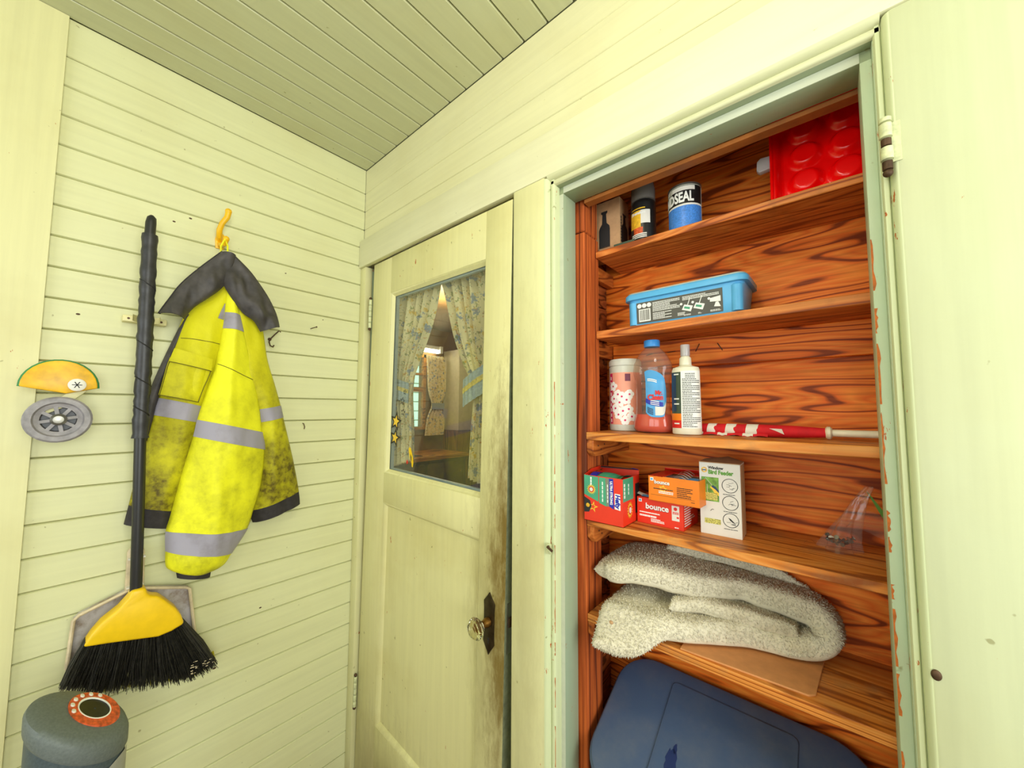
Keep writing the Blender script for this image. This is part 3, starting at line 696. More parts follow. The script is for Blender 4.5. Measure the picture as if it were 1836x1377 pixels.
# ================================================================== ON THE LEFT WALL
# ---- broom
br = thing('broom', 'angle broom with black wrapped handle and yellow head, hung on the wall', 'broom', (.085, -.65, .64))
def bl(y, z, x=.085): return (x-.085, y+.65, z-.64)
hp = [(-.671, 1.955), (-.671, 1.90), (-.666, 1.631), (-.663, 1.353), (-.656, 1.14), (-.650, .931)]
MB().tube([bl(-.6635, 1.37)]+[bl(*p) for p in hp[3:]], .0125, 14).build('handle', 'black', br)
b = MB(); path = []; rad = []
for i in range(46):
    k = i/45; y = lerp(-.672, -.663, k); z = lerp(1.915, 1.345, k); path.append(bl(y, z))
    rad.append(.0168+.0012*math.sin(i*1.7)+.0006*math.sin(i*3.1)-(.0016 if i % 11 == 5 else 0))
gs = b.tube(path, rad, 16).build('grip_sleeve', 'blackgrip', br)
for zc in (1.77, 1.60, 1.50, 1.42):
    yc = lerp(-.672, -.663, (1.915-zc)/.57)
    MB().tube([bl(yc+.0170*math.sin(a), zc-.010*a, .085+.0170*math.cos(a)) for a in [-1.3+.26*q for q in range(11)]], .0016, 6).build('wrap_edge', 'black', gs)
MB().tube([bl(-.6725, 1.905), bl(-.672, 1.95), bl(-.671, 1.965), bl(-.671, 1.972)], [.0118, .0118, .010, .004], 14).build('hanging_tip', 'black', br)
head = [(-.660, .945), (-.664, .930), (-.682, .907), (-.712, .884), (-.728, .862), (-.740, .838), (-.700, .829), (-.662, .819), (-.602, .803), (-.575, .806), (-.548, .816), (-.556, .842), (-.569, .866), (-.590, .893), (-.606, .912), (-.620, .916), (-.629, .926), (-.633, .943)]
MB().prism([bl(y, z, .062) for y, z in head], (.046, 0, 0)).build('head_cap', 'yellow', br, bevel=.010, seg=3, ang=60)
rb = random.Random(3); bb = MB(); bt = MB()
top = [(-.736, .842), (-.700, .832), (-.662, .822), (-.602, .806), (-.575, .808), (-.550, .817)]
bot = [(-.772, .752), (-.724, .715), (-.677, .692), (-.584, .662), (-.515, .645), (-.462, .660)]
for i in range(1500):
    k = rb.random()*5; p = poly_at([(0,)+q for q in top], k); e = poly_at([(0,)+q for q in bot], k+rb.uniform(-.07, .07))
    dx = rb.uniform(-.017, .017); x0 = .085+dx; x1 = .085+dx*1.25+rb.uniform(-.006, .006)
    wob = rb.uniform(-.006, .006); L = rb.uniform(.9, 1.02)
    a = Vector(bl(p.y, p.z+.006, x0)); c = Vector(bl(lerp(p.y, e.y, L), lerp(p.z, e.z, L), x1)); mid = a.lerp(c, .55)+Vector((rb.uniform(-.003, .003), wob, 0))
    bb.tube([a, mid, c], [.0011, .0011, .0006], 3, False)
o = bb.build('bristles', 'bristle', br, fix=False); o['kind'] = 'stuff'
for i in range(260):
    k = rb.uniform(1.6, 4.9); e = poly_at([(0,)+q for q in bot], k)
    a = Vector(bl(e.y-.004, e.z+.03, .066)); c = Vector(bl(e.y+rb.uniform(-.004, .004), e.z-rb.uniform(.0, .009), .064+rb.uniform(-.004, .004)))
    bt.tube([a, c], [.001, .0006], 3, False)
o = bt.build('bristle_tips', 'bristletip', br, fix=False); o['kind'] = 'stuff'
fz = MB()
for i in range(26):
    y = rb.uniform(-.53, -.475); z = rb.uniform(.668, .70); fz.ball(bl(y, z, .108), rb.uniform(.0008, .0019), 4, (.5, 2.0, .7))
fz.build('lint', 'dustrim', br)
# ---- broom clip
bc = thing('broom_clip', 'cream spring clip screwed to the wall behind the broom handle', 'clip', (.0005, -.665, 1.68))
MB().box(0, .030, -.046, .046, -.009, .009).build('plate', 'clip', bc, bevel=.002)
for s in (-1, 1):
    MB().grid(lambda u, w: (.030+.036*u, s*(.010+.018*u+.006*math.sin(u*PI)), -.009+.018*w), 10, 1).build('jaw', 'clip', bc, fix=False)
    MB().disc((.0302, s*.034, 0), .003, 10, 'x').build('screw', 'rust', bc)
# ---- dustpan (behind the broom)
dp = thing('dustpan', 'dirty white dustpan hanging behind the broom head', 'dustpan', (.012, -.64, .75))
def dl(y, z, x): return (x-.012, y+.64, z-.75)
pan = [(-.762, .770), (-.757, .885), (-.748, .895), (-.664, .925), (-.634, .923), (-.540, .893), (-.530, .886), (-.512, .752)]
MB().prism([dl(y, z, .014) for y, z in pan], (.0025, 0, 0)).build('tray', 'dust', dp)
MB().tube([dl(y, z, .040) for y, z in pan], .0042, 8).build('rim', 'dustrim', dp)
w = MB()
for (a, c) in zip(pan, pan[1:]):
    w.prism([dl(a[0], a[1], .0165), dl(c[0], c[1], .0165), dl(c[0], c[1], .042), dl(a[0], a[1], .042)], (0, .0022 if a[0] < -.65 else -.0022, 0))
w.build('tray_wall', 'dust', dp)
MB().prism([dl(y, z, .018) for y, z in ((-.668, .918), (-.668, 1.03), (-.661, 1.038), (-.639, 1.036), (-.633, 1.027), (-.629, .918))], (.018, 0, 0)).build('handle', 'dustrim', dp, bevel=.003)
for z in (1.012, .935):
    for s in (-.662, -.636): MB().box(*[v for pr in zip(dl(s-.004, z-.002, .036), dl(s+.004, z+.002, .050)) for v in pr]).build('handle_clip', 'white', dp)
# ---- yellow hook
hk = thing('coat_hook', 'curved yellow rubber coat hook above the jacket', 'hook', (0.0005, -.50, 1.985))
MB().prism([(0, y, z) for y, z in ((-.011, -.03), (.011, -.03), (.013, 0), (.009, .022), (-.009, .022), (-.013, 0))], (.005, 0, 0)).build('plate', 'hookyel', hk, bevel=.001)
MB().tube([(.003, 0, .0), (.022, -.006, .004), (.036, -.009, .022), (.044, -.004, .044), (.052, .006, .064), (.055, .008, .080)], [.009, .0085, .008, .0075, .008, .0085], 12).ball((.055, .008, .084), .0095, 8).build('upper_horn', 'hookyel', hk)
MB().tube([(.003, 0, -.012), (.026, .001, -.024), (.046, .004, -.024), (.056, .006, -.010)], [.008, .008, .0078, .0082], 12).ball((.056, .006, -.009), .009, 8).build('lower_prong', 'hookyel', hk)

# ---- high-visibility jacket
jk = thing('work_jacket', 'soiled yellow reflective work jacket hanging from the yellow hook', 'jacket', (.03, -.47, .95))
JO = Vector((.03, -.47, .95))
def rowpt(T, k): return poly_at([(0,)+tuple(p) for p in T], k)
def piece(L, R, base, bulge, wr=.006, wf=9.0, seed=0, back=.012):
    n = len(L)-1
    def fn(s, k, front=True, off=0.0):
        a = rowpt(L, k); c = rowpt(R, k); p = a.lerp(c, s)
        prof = max(0.0, math.sin(PI*min(1, max(0, s))))**.62
        bg = bulge(k/n) if callable(bulge) else bulge
        q = Vector((p.y*wf, p.z*wf*.45, seed*3.7))
        wv = wr*prof*(noise.noise(q)*1.3+.6*noise.noise(q*2.3)+.35*noise.noise(Vector((p.y*40, p.z*8, seed))))
        x = base+bg*prof+wv+off if front else base-back
        return Vector((x, p.y, p.z))-JO
    return fn, n
def cloth(fn, k0, k1, name, mt, par, nu=26, nv=40, s0=0.0, s1=1.0, off=0.0, solid=True, th=None):
    b = MB(); m = nu*2
    def cs(u, w):
        k = lerp(k0, k1, w); i = u*m
        if i <= nu:
            return fn(lerp(s0, s1, i/nu), k, True, off)
        s = lerp(s1, s0, (i-nu)/nu)
        if th is not None: return fn(s, k, True, off-th)
        return fn(s, k, False)
    b.grid(cs, m, nv, closed=True, caps=True)
    return b.build(name, mt, par, ang=60)
fL = [(-.496, 1.815), (-.53, 1.772), (-.578, 1.718), (-.602, 1.615), (-.611, 1.566), (-.626, 1.462), (-.636, 1.407), (-.649, 1.335), (-.661, 1.243), (-.672, 1.157), (-.679, 1.106)]
fR = [(-.46, 1.817), (-.46, 1.77), (-.46, 1.706), (-.478, 1.606), (-.492, 1.545), (-.512, 1.434), (-.522, 1.38), (-.533, 1.31), (-.553, 1.21), (-.571, 1.123), (-.576, 1.075)]
ff, nf = piece(fL, fR, .030, .038, .015, 10, 1)
MBf = cloth(ff, 0, 9, 'front_panel', 'hiviz_dirty', jk, 26, 54)
cloth(ff, 9.0, 10, 'front_hem', 'hem', jk, 22, 5, off=-.001)
cloth(ff, 5.07, 6.0, 'reflective_band', 'reflect', jk, 24, 6, 0.005, .97, .0022, th=.003)
cloth(ff, 1.15, 1.98, 'reflective_band', 'reflect', jk, 8, 6, .62, .90, .0022, th=.003)
# dark zip edge along the front
pk = [(-.578, 1.715), (-.592, 1.67), (-.622, 1.57), (-.647, 1.472), (-.657, 1.40), (-.664, 1.33)]
pr_ = [(-.566, 1.712), (-.578, 1.668), (-.602, 1.57), (-.622, 1.472), (-.632, 1.40), (-.64, 1.335)]
fp, npk = piece(pk, pr_, .028, .016, .003, 9, 4)
cloth(fp, 0, 5, 'zip_edge', 'lining', jk, 8, 24)
# chest pocket with flap
pkL = [(-.6115, 1.575), (-.618, 1.545), (-.624, 1.505), (-.6305, 1.465)]; pkR = [(-.512, 1.552), (-.518, 1.525), (-.53, 1.485), (-.540, 1.445)]
fpk, npq = piece(pkL, pkR, .068, .012, .005, 14, 8)
cloth(fpk, 0, 3, 'pocket', 'hiviz_dirty', jk, 18, 16, th=.008)
flL = [(-.604, 1.602), (-.609, 1.583), (-.614, 1.562)]; flR = [(-.513, 1.578), (-.514, 1.560), (-.515, 1.541)]
ffl, nfl = piece(flL, flR, .075, .012, .003, 14, 9)
cloth(ffl, 0, 2, 'pocket_flap', 'hiviz_dirty', jk, 16, 8, th=.006)
for ss in ([(0.02, k*3/10) for k in range(11)], [(k/10, 3.0) for k in range(11)], [(.98, k*3/10) for k in range(11)]):
    MB().tube([fpk(a_, k_, True, .0008) for a_, k_ in ss], .0011, 5).build('pocket_seam', 'seam', jk)
MB().tube([ffl(s, 2.0, True, .001) for s in [i/12 for i in range(13)]], .0012, 5).build('flap_seam', 'seam', jk)
MB().tube([ff(s, 2.75, True, .0006) for s in [.08+.8*i/12 for i in range(13)]], .0011, 5).build('yoke_seam', 'seam', jk)
bL = [(-.50, 1.825), (-.50, 1.771), (-.49, 1.709), (-.465, 1.592), (-.44, 1.488), (-.41, 1.418), (-.40, 1.37), (-.385, 1.24), (-.38, 1.084), (-.372, 1.042)]
bR = [(-.446, 1.803), (-.39, 1.734), (-.370, 1.698), (-.352, 1.599), (-.325, 1.51), (-.304, 1.438), (-.293, 1.392), (-.256, 1.244), (-.231, 1.123), (-.225, 1.076)]
fb, nb = piece(bL, bR, .024, .040, .014, 10, 2)
cloth(fb, 0, 8, 'back_panel', 'hiviz_dirty', jk, 22, 46)
cloth(fb, 8, 9, 'back_hem', 'hem', jk, 20, 5, off=-.001)
cloth(fb, 5.0, 5.95, 'reflective_band', 'reflect', jk, 18, 6, 0.02, .995, .0022, th=.003)
sL = [(-.487, 1.822), (-.489, 1.709), (-.502, 1.58), (-.527, 1.459), (-.54, 1.392), (-.547, 1.342), (-.569, 1.227), (-.587, 1.119), (-.595, 1.074), (-.593, 1.018), (-.589, .972), (-.566, .951)]
sR = [(-.470, 1.825), (-.440, 1.705), (-.411, 1.578), (-.382, 1.45), (-.367, 1.347), (-.357, 1.288), (-.362, 1.176), (-.381, 1.094), (-.395, 1.037), (-.433, .971), (-.453, .940), (-.486, .929)]
fs_, ns = piece(sL, sR, .060, lambda t: .016+.042*min(1, t*2.2)-.022*max(0, t-.85)/.15, .017, 9, 3, back=.02)
slv = cloth(fs_, 0, 11, 'sleeve', 'hiviz', jk, 30, 70)
cloth(fs_, 4.0, 5.0, 'reflective_band', 'reflect', jk, 28, 6, -.004, 1.004, .0024, th=.004)
cloth(fs_, 8.0, 9.0, 'reflective_band', 'reflect', jk, 28, 6, -.004, 1.004, .0024, th=.004)
cloth(fs_, .80, 1.22, 'reflective_band', 'reflect', jk, 16, 5, .0, .98, .0022, th=.003)
MB().tube([fs_(s, 2.1+.35*s, True, .0008) for s in [.04+.92*i/14 for i in range(15)]], .0011, 5).build('sleeve_seam', 'seam', jk)
cuL = [(-.568, .958), (-.564, .934)]; cuR = [(-.484, .938), (-.487, .911)]
fcu, _ = piece(cuL, cuR, .062, .022, .002, 14, 5, back=.018)
cloth(fcu, 0, 1, 'cuff', 'hem', slv, 12, 4)
# hood spread open in two wings, dark lining outwards
hLo = [(-.505, 1.925), (-.557, 1.856), (-.597, 1.796), (-.62, 1.747), (-.640, 1.702), (-.640, 1.700)]
hLi = [(-.470, 1.922), (-.484, 1.845), (-.506, 1.800), (-.542, 1.758), (-.570, 1.724), (-.586, 1.690)]
hRo = [(-.478, 1.925), (-.433, 1.885), (-.402, 1.847), (-.372, 1.803), (-.348, 1.754), (-.336, 1.710)]
hRi = [(-.512, 1.920), (-.506, 1.845), (-.490, 1.803), (-.446, 1.741), (-.413, 1.718), (-.392, 1.684)]
b = MB(); hw = []
for (O_, I_, sd) in ((hLo, hLi, 11), (hRo, hRi, 12)):
    fh, nh = piece(O_, I_, .076, lambda t: .018+.020*t, .022, 22, sd, back=.012)
    hw.append((fh, nh)); m = 44
    def cs(u, w, fh=fh, nh=nh):
        i = u*m; k = w*nh
        return fh(i/22, k) if i <= 22 else fh((m-i)/22, k, True, -.010)
    b.grid(cs, m, 30, closed=True, caps=True)
hd = b.build('hood', 'lining', jk, ang=60)
for fh, nh in hw:
    MB().tube([fh(0.0, k*nh/20, True, -.004) for k in range(21)], .0032, 6).build('hood_piping', 'hem', hd)
MB().tube([Vector((.052, -.505, 1.925))-JO, Vector((.066, -.508, 1.945))-JO, Vector((.072, -.500, 1.968))-JO, Vector((.070, -.492, 1.95))-JO, Vector((.056, -.488, 1.925))-JO], .0028, 6).build('hanging_loop', 'hiviz', jk)

# ---- small wire hook and nails in the boards
wh = thing('wire_coat_hook', 'small dark wire coat hook to the right of the jacket', 'hook', (.0005, -.338, 1.675))
MB().tube([(0, -.004, .002), (.02, -.006, .0), (.03, .004, .016), (.036, .014, .029), (.034, .020, .026)], .0022, 7).build('upper_arm', 'rust', wh)
MB().tube([(0, -.004, -.004), (.018, -.010, -.012), (.024, -.008, -.026), (.020, .002, -.029), (.016, .006, -.022)], .0022, 7).build('lower_arm', 'rust', wh)
MB().disc((0, -.004, 0), .006, 10, 'x', 1, .002).build('base', 'rust', wh)
n1 = MB().tube([(.0005, -.205, 1.737), (.022, -.196, 1.741), (.024, -.193, 1.742)], .0016, 6).ball((.024, -.192, 1.7425), .003, 6, (.5, 1, 1)).build('nail', 'rust'); tag(n1, 'single bent nail in the wall between wire hook and door', 'nail')
n2 = MB().tube([(.0005, -.219, 1.371), (.012, -.220, 1.371), (.013, -.216, 1.358), (.012, -.217, 1.350)], .0016, 6).build('bent_nail', 'rust'); tag(n2, 'hooked nail in the wall right of the jacket sleeve', 'nail')

# ---- wheeled toy at the left
ty = thing('wheeled_toy', 'yellow fan-shaped plastic toy with white button and grey wheel at the far left', 'toy', (.06, -.80, 1.44))
def tl(y, z, x): return (x-.06, y+.80, z-1.44)
arc = [(-.86+.0, 1.478)]+[(-.810+.062*math.cos(a), 1.478+.066*math.sin(a)) for a in [PI*.92*i/14 for i in range(15)][::-1]]
fan = [(-.810+.062*math.cos(PI*i/16), 1.477+.066*math.sin(PI*i/16)) for i in range(17)]
MB().prism([tl(y, z, .070) for y, z in fan]+[tl(-.80, 1.462, .07)], (.022, 0, 0)).build('shell', 'toyyel', ty, bevel=.003)
MB().tube([tl(y, z, .082) for y, z in fan], .0035, 8).build('rim', 'toygreen', ty)
bt_ = MB().lathe([(.003, 0), (.0155, 0), (.0155, .003), (.012, .005), (.003, .0055)], 20, tl(-.783, 1.484, .094), m=Matrix.Rotation(PI/2, 3, 'Y')).build('button', 'white', ty)
ab = MB()
for k in range(3):
    ab.obox(tl(-.783, 1.484, .0998), (.0006, .017, .0018), Matrix.Rotation(PI/3*k, 3, 'X'))
ab.build('cross_mark', 'ink', bt_)
MB().prism([tl(y, z, .064) for y, z in ((-.772, 1.476), (-.765, 1.470), (-.805, 1.425), (-.83, 1.41), (-.835, 1.425), (-.80, 1.462))], (.02, 0, 0)).build('arm', 'strap', ty, bevel=.003)
my = Matrix.Rotation(PI/2, 3, 'Y')
wlh = MB().lathe([(.028, .0), (.052, .0), (.056, .004), (.056, .026), (.052, .030), (.042, .030), (.039, .024), (.030, .022), (.028, .0)], 32, tl(-.808, 1.398, .066), m=my, cap=False).build('wheel', 'wheelgrey', ty)
MB().lathe([(.003, .0), (.014, .0), (.014, .030), (.009, .036), (.003, .037)], 20, tl(-.808, 1.398, .066), m=my).build('hub', 'steel', wlh)
sp = MB()
for k in range(8):
    a = 2*PI*k/8+.2; sp.obox(tl(-.808+.022*math.cos(a), 1.398+.022*math.sin(a), .082), (.014, .020, .007), Matrix.Rotation(a, 3, 'X'))
sp.build('spokes', 'wheelgrey', wlh)
MB().disc(tl(-.808, 1.398, .068), .030, 20, 'x', 1, .002).build('wheel_back', 'black', wlh)
# ---- grey tower appliance bottom left
tf = thing('tower_fan', 'charcoal cylindrical tower appliance with slanted top and orange control ring', 'fan', (.35, -.743, 0))
def slant(b, z0=.76, full=True):   # the top is cut at a slant, facing the door
    b.v = [(x, y, z+(-.22*x-.66*y)*(1 if full else min(1, max(0, z/z0)))) for x, y, z in b.v]; return b
MB().lathe([(.004, 0), (.098, 0), (.10, .006), (.098, .02), (.075, .03), (.004, .032)], 36).build('base', 'fandark', tf)
slant(MB().lathe([(.066, .031), (.0685, .05), (.0690, .40), (.0690, .768)], 44), .768, False).build('body', 'fandark', tf)
slant(MB().lathe([(.0705, .768), (.0725, .774), (.0725, .797), (.069, .806), (.060, .811), (.03, .8128), (.002, .8132)], 48)).build('top', 'fan', tf, ang=50)
slant(MB().grid(lambda u, w: (.0712*math.cos(lerp(-.35, 1.5, u)), .0712*math.sin(lerp(-.35, 1.5, u)), lerp(.06, .64+.125*math.sin(PI/2*min(1, u*1.25))**.8, w)), 40, 12), .768, False).build('side_shroud', 'fanpale', tf, fix=False)
dc = (-.011, .021, 0)
def dl_(prof, n, c=dc, r0=1): return slant(MB().lathe(prof, n, c, sx=1, sy=.83, cap=False))
dr = dl_([(.029, .8128), (.0455, .8112), (.045, .8150), (.029, .8160), (.029, .8128)], 40).build('control_ring', 'dial', tf)
dl_([(.0265, .8132), (.0295, .8134), (.029, .8168), (.0268, .8166), (.0265, .8132)], 36).build('white_ring', 'whiteprint', dr)
dl_([(.002, .8148), (.027, .8146)], 32).build('display', 'darkhole', dr)
for k in range(6):
    a = math.radians(165+k*25)
    dl_([(.0005, .8182), (.0036, .8180), (.0042, .8148)], 14, (dc[0]+.0375*math.cos(a), dc[1]+.0375*.83*math.sin(a), 0)).build('button', 'white', dr)

# ================================================================== CLOSET HARDWARE
ch = thing('old_hinge', 'old hinge with rusty pin on the right closet casing', 'hinge', (1.6035, -.0265, 1.768))
z = .0
for (z0, z1, mt) in ((.012, .026, 'rust'), (.027, .047, 'painted_metal'), (.048, .060, 'rust'), (.061, .083, 'painted_metal'), (.084, .092, 'painted_metal')):
    MB().lathe([(.003, z0), (.0058 if mt == 'rust' else .0072, z0+.001), (.0058 if mt == 'rust' else .0072, z1-.001), (.003, z1)], 14).build('knuckle', mt, ch)
MB().ball((0, 0, .008), .0058, 8).build('pin_end', 'rust', ch)
MB().box(.004, .016, .0045, .0055, .025, .085).build('leaf', 'painted_metal', ch)
ct = thing('door_catch', 'small dark metal catch on the closet casing beside the door', 'latch', (.998, -.0225, 1.095))
MB().box(-.007, .007, -.003, .001, -.012, .012).build('plate', 'painted_metal', ct, bevel=.001)
MB().tube([(.0, -.002, .006), (.004, -.012, .008), (.012, -.014, .006), (.014, -.008, .0)], .003, 7).build('hook', 'rust', ct)
sc = MB().ball((1.6185, -.0215, 1.082), .0052, 8, (1, .45, 1.35)).build('rusty_screw', 'rust'); tag(sc, 'rusty screw head in the right closet casing', 'screw')

# ================================================================== TOP SHELF
Z1, Z2, Z3, Z4, Z5 = 1.868, 1.644, 1.371, 1.153, .921
bx = thing('cardboard_box', 'kraft cardboard box printed with black bottles at the left end of the top shelf', 'box', (1.0555, .178, Z1))
MB().box(-.055, .043, 0, .060, 0, .158).build('carton', 'card', bx, bevel=.0008, seg=1)
def bottle_print(cx, s):
    return [(cx+x*s, z*s) for x, z in ((-.021, .03), (-.021, .078), (-.017, .086), (-.009, .094), (-.007, .118), (-.012, .121), (-.012, .126), (.012, .126), (.012, .121), (.007, .118), (.009, .094), (.019, .086), (.021, .078), (.021, .03))]
MB().prism([(x*.8-.0035, -.0001, z*1.12-.012) for x, z in bottle_print(0, 1)], (0, -.0003, 0)).build('bottle_print', 'ink', bx)
MB().prism([(.0431, y, z) for y, z in bottle_print(.030, .92)], (.0003, 0, 0)).build('bottle_print', 'ink', bx)
b = MB(); lines(b, -.022, .014, .004, .016, -.0001, 3, .5, 4); b.build('fine_print', 'ink', bx)
text('DIFFUSER', .0085, 'ink', bx, (.0433, .012, .034), (PI/2, -PI/2, PI/2), 'lettering', .0002) if False else None
b = MB(); rr = random.Random(5)
for k in range(9): b.box(.0431, .0434, .006, .0115, .030+k*.0085, .0365+k*.0085)
b.build('side_print', 'ink', bx)
ae = thing('aerosol_can', 'aerosol can with smoky cap and amber label on the top shelf', 'can', (1.1605, .190, Z1))
R = .0318
MB().lathe([(.028, 0), (R, .002), (R, .108), (.029, .117), (.026, .120)], 30).build('body', 'blackcan', ae)
MB().lathe([(.026, .119), (.0312, .120), (.0312, .150), (.0285, .168), (.023, .186), (.019, .192), (.003, .193)], 30).build('cap', 'clearcap', ae)
MB().lathe([(.003, .120), (.007, .121), (.007, .140), (.003, .142)], 12).build('nozzle', 'white', ae)
a0 = -PI/2
lb = patch(R, R, a0-.95, a0+.95, .012, .108).build('label', 'blackcan', ae, fix=False)
patch(R, R, a0-.9, a0+.15, .040, .086, th=.0006).build('label_panel', 'gold', lb, fix=False)
patch(R, R, a0+.15, a0+.9, .050, .086, th=.0006).build('label_panel', 'cardwhite', lb, fix=False)
patch(R, R, a0-.7, a0+.5, .090, .093, th=.0006).build('label_stripe', 'gold', lb, fix=False)
patch(R, R, a0-.5, a0+.3, .022, .040, th=.0006).build('label_panel', 'dial', lb, fix=False)
text('Premium', .011, 'whiteprint', lb, (0, 0, .076), bend=(R+.0008, R+.0008, a0-.72), shear=.25, bold=.0004)
text('Formula', .010, 'whiteprint', lb, (0, 0, .066), bend=(R+.0008, R+.0008, a0-.78), shear=.25, bold=.0004) if False else None
text('lamplight', .0115, 'whiteprint', lb, (0, 0, .097), bend=(R+.0008, R+.0008, a0-.75), shear=.3, bold=.0003) if False else None
b = MB()
for k in range(3): b._add(patch(R, R, a0-.7, a0+.6, .012+k*.0045, .0145+k*.0045, th=.0007).v, patch(R, R, a0-.7, a0+.6, .012, .0145).f)
b.build('fine_print', 'cardwhite', lb, fix=False)
pc = thing('sealer_can', 'round can with black, white and blue SEAL label on the top shelf', 'can', (1.2665, .188, Z1))
R = .0375
MB().lathe([(R-.002, 0), (R, .002), (R, .106), (R-.0005, .108)], 36).build('body', 'canbody', pc)
MB().lathe([(R-.001, .1075), (R+.0012, .1085), (R+.0012, .1125), (R-.003, .113), (R-.006, .109), (.003, .109)], 36).build('lid', 'steel', pc)
patch(R, R, a0-1.5, a0+1.5, .004, .058).build('label_band', 'sealblue', pc, fix=False)
lb = patch(R, R, a0-1.5, a0+1.5, .058, .106).build('label_band', 'blackcan', pc, fix=False)
patch(R, R, a0-1.5, a0+1.5, .056, .0605, th=.0006).build('label_stripe', 'cardwhite', pc, fix=False)
patch(R, R, a0-1.5, a0-.55, .064, .1055, th=.0005).build('label_panel', 'greyprint', lb, fix=False)
patch(R, R, a0-1.5, a0+.9, .094, .1045, th=.0006).build('label_stripe', 'cardwhite', lb, fix=False)
text('ND', .034, 'whiteprint', lb, (0, 0, .066), bend=(R+.0009, R+.0009, a0-1.22), bold=.0012, sx=.62)
text('SEAL', .034, 'whiteprint', lb, (0, 0, .066), bend=(R+.0009, R+.0009, a0-.36), bold=.0012, sx=.62)
rt = thing('red_tray', 'glossy red tray with round cups standing upright on the top shelf', 'tray', (1.4485, .172, Z1), (-.10, 0, 0))
TW, TH = .172, .20
def tray(s, w):
    x = s*TW; z = w*TH; d = 0
    ed = min(x, TW-x, z, TH-z); d = .020*min(1, max(0, (ed-.007)/.010))
    for cx in (.056, .122):
        for cz in (.045, .105, .165):
            r = math.hypot(x-cx, z-cz)
            if r < .0305: d = .020+ -.014*min(1, (.0305-r)/.010)
    return (x, d, z)
b = MB(); b.grid(tray, 60, 66)
b.build('cup_sheet', 'red', rt, fix=False, ang=80)
rr_ = .018
def rr(x0, x1, z0, z1, r, y):
    pts = []
    for cx, cz, a in ((x1-r, z0+r, -PI/2), (x1-r, z1-r, 0), (x0+r, z1-r, PI/2), (x0+r, z0+r, PI)):
        for k in range(6): pts.append((cx+r*math.cos(a+PI/2*k/5), y, cz+r*math.sin(a+PI/2*k/5)))
    return pts
p = rr(-.001, TW+.001, .0, TH+.002, rr_, -.001); MB().tube(p+[p[0]], .0032, 8).build('rim', 'red', rt)
b = MB(); q = rr(-.001, TW+.001, .0, TH+.002, rr_, 0)
n_ = len(q); b._add(q+[(x, .026, z) for x, y, z in q], [(i, (i+1) % n_, n_+(i+1) % n_, n_+i) for i in range(n_)]+[tuple(range(n_, 2*n_))]); b.build('skirt', 'red', rt)
MB().prism([(-.0295, .006, .100), (-.024, .006, .094), (-.002, .006, .096), (-.002, .006, .126), (-.022, .006, .128), (-.0285, .006, .121)], (0, .014, 0)).build('clear_tab', 'cleartab', rt, bevel=.002)
sr = thing('plastic_offcut', 'crumpled clear plastic scrap at the left front of the top shelf', 'plastic scrap', (1.09, .155, Z1))
MB().grid(lambda u, w: (-.045+.10*u, .024*w-.008, .0008+.013*abs(math.sin(u*5+w*2))*(1-u)+.004*w), 20, 8).build('sheet', 'bag', sr, fix=False)
MB().box(.005, .062, -.010, -.004, .0002, .007).build('green_strip', 'darkgreen', sr)

# ================================================================== SECOND SHELF
tb = thing('plastic_tub', 'sky-blue plastic tub with charcoal label on the second shelf', 'tub', (1.258, .157, Z2), (0, 0, -.02))
b = MB()
def rrect(hx, y0, y1, r, z):
    pts = []
    for cx, cy, a in ((hx-r, y0+r, -PI/2), (hx-r, y1-r, 0), (-hx+r, y1-r, PI/2), (-hx+r, y0+r, PI)):
        for k in range(6): pts.append((cx+r*math.cos(a+PI/2*k/5), cy+r*math.sin(a+PI/2*k/5), z))
    return pts
def loops(b, Ls, cap0=True, cap1=True):
    n = len(Ls[0]); vs = [p for L in Ls for p in L]
    fs = [(j*n+i, j*n+(i+1) % n, (j+1)*n+(i+1) % n, (j+1)*n+i) for j in range(len(Ls)-1) for i in range(n)]
    if cap0: fs.append(tuple(range(n))[::-1])
    if cap1: fs.append(tuple(range((len(Ls)-1)*n, len(Ls)*n)))
    return b._add(vs, fs)
loops(b, [rrect(.122, .006, .116, .014, 0), rrect(.126, .003, .119, .016, .004), rrect(.1335, 0, .122, .018, .068), rrect(.1335, 0, .122, .018, .0735)])
b.build('body', 'tubblue', tb, ang=40)
b = MB(); loops(b, [rrect(.139, -.005, .127, .02, .0705), rrect(.142, -.0075, .1295, .021, .0715), rrect(.142, -.0075, .1295, .021, .083), rrect(.139, -.0045, .1265, .02, .087)]); b.build('rim', 'tubblue', tb, ang=40)
b = MB(); loops(b, [rrect(.136, -.003, .125, .019, .0872), rrect(.136, -.003, .125, .019, .0905), rrect(.131, .002, .120, .017, .0915)]); b.build('lid', 'clearlid', tb)
for s in (-1, 1):
    MB().lathe([(.006, .004), (.0125, .006), (.0135, .064), (.010, .068)], 14, (s*.118, .0105, 0)).build('corner_rib', 'tubblue', tb)
tilt = -math.atan(.003/.064)
lbl = bpy.data.objects.new('label', None)
b = MB(); b.prism([(-.108, -.0008+.0004, .008), (.092, -.0004, .008), (.092, -.0012, .062), (-.108, -.0012, .062)], (0, -.0004, 0))
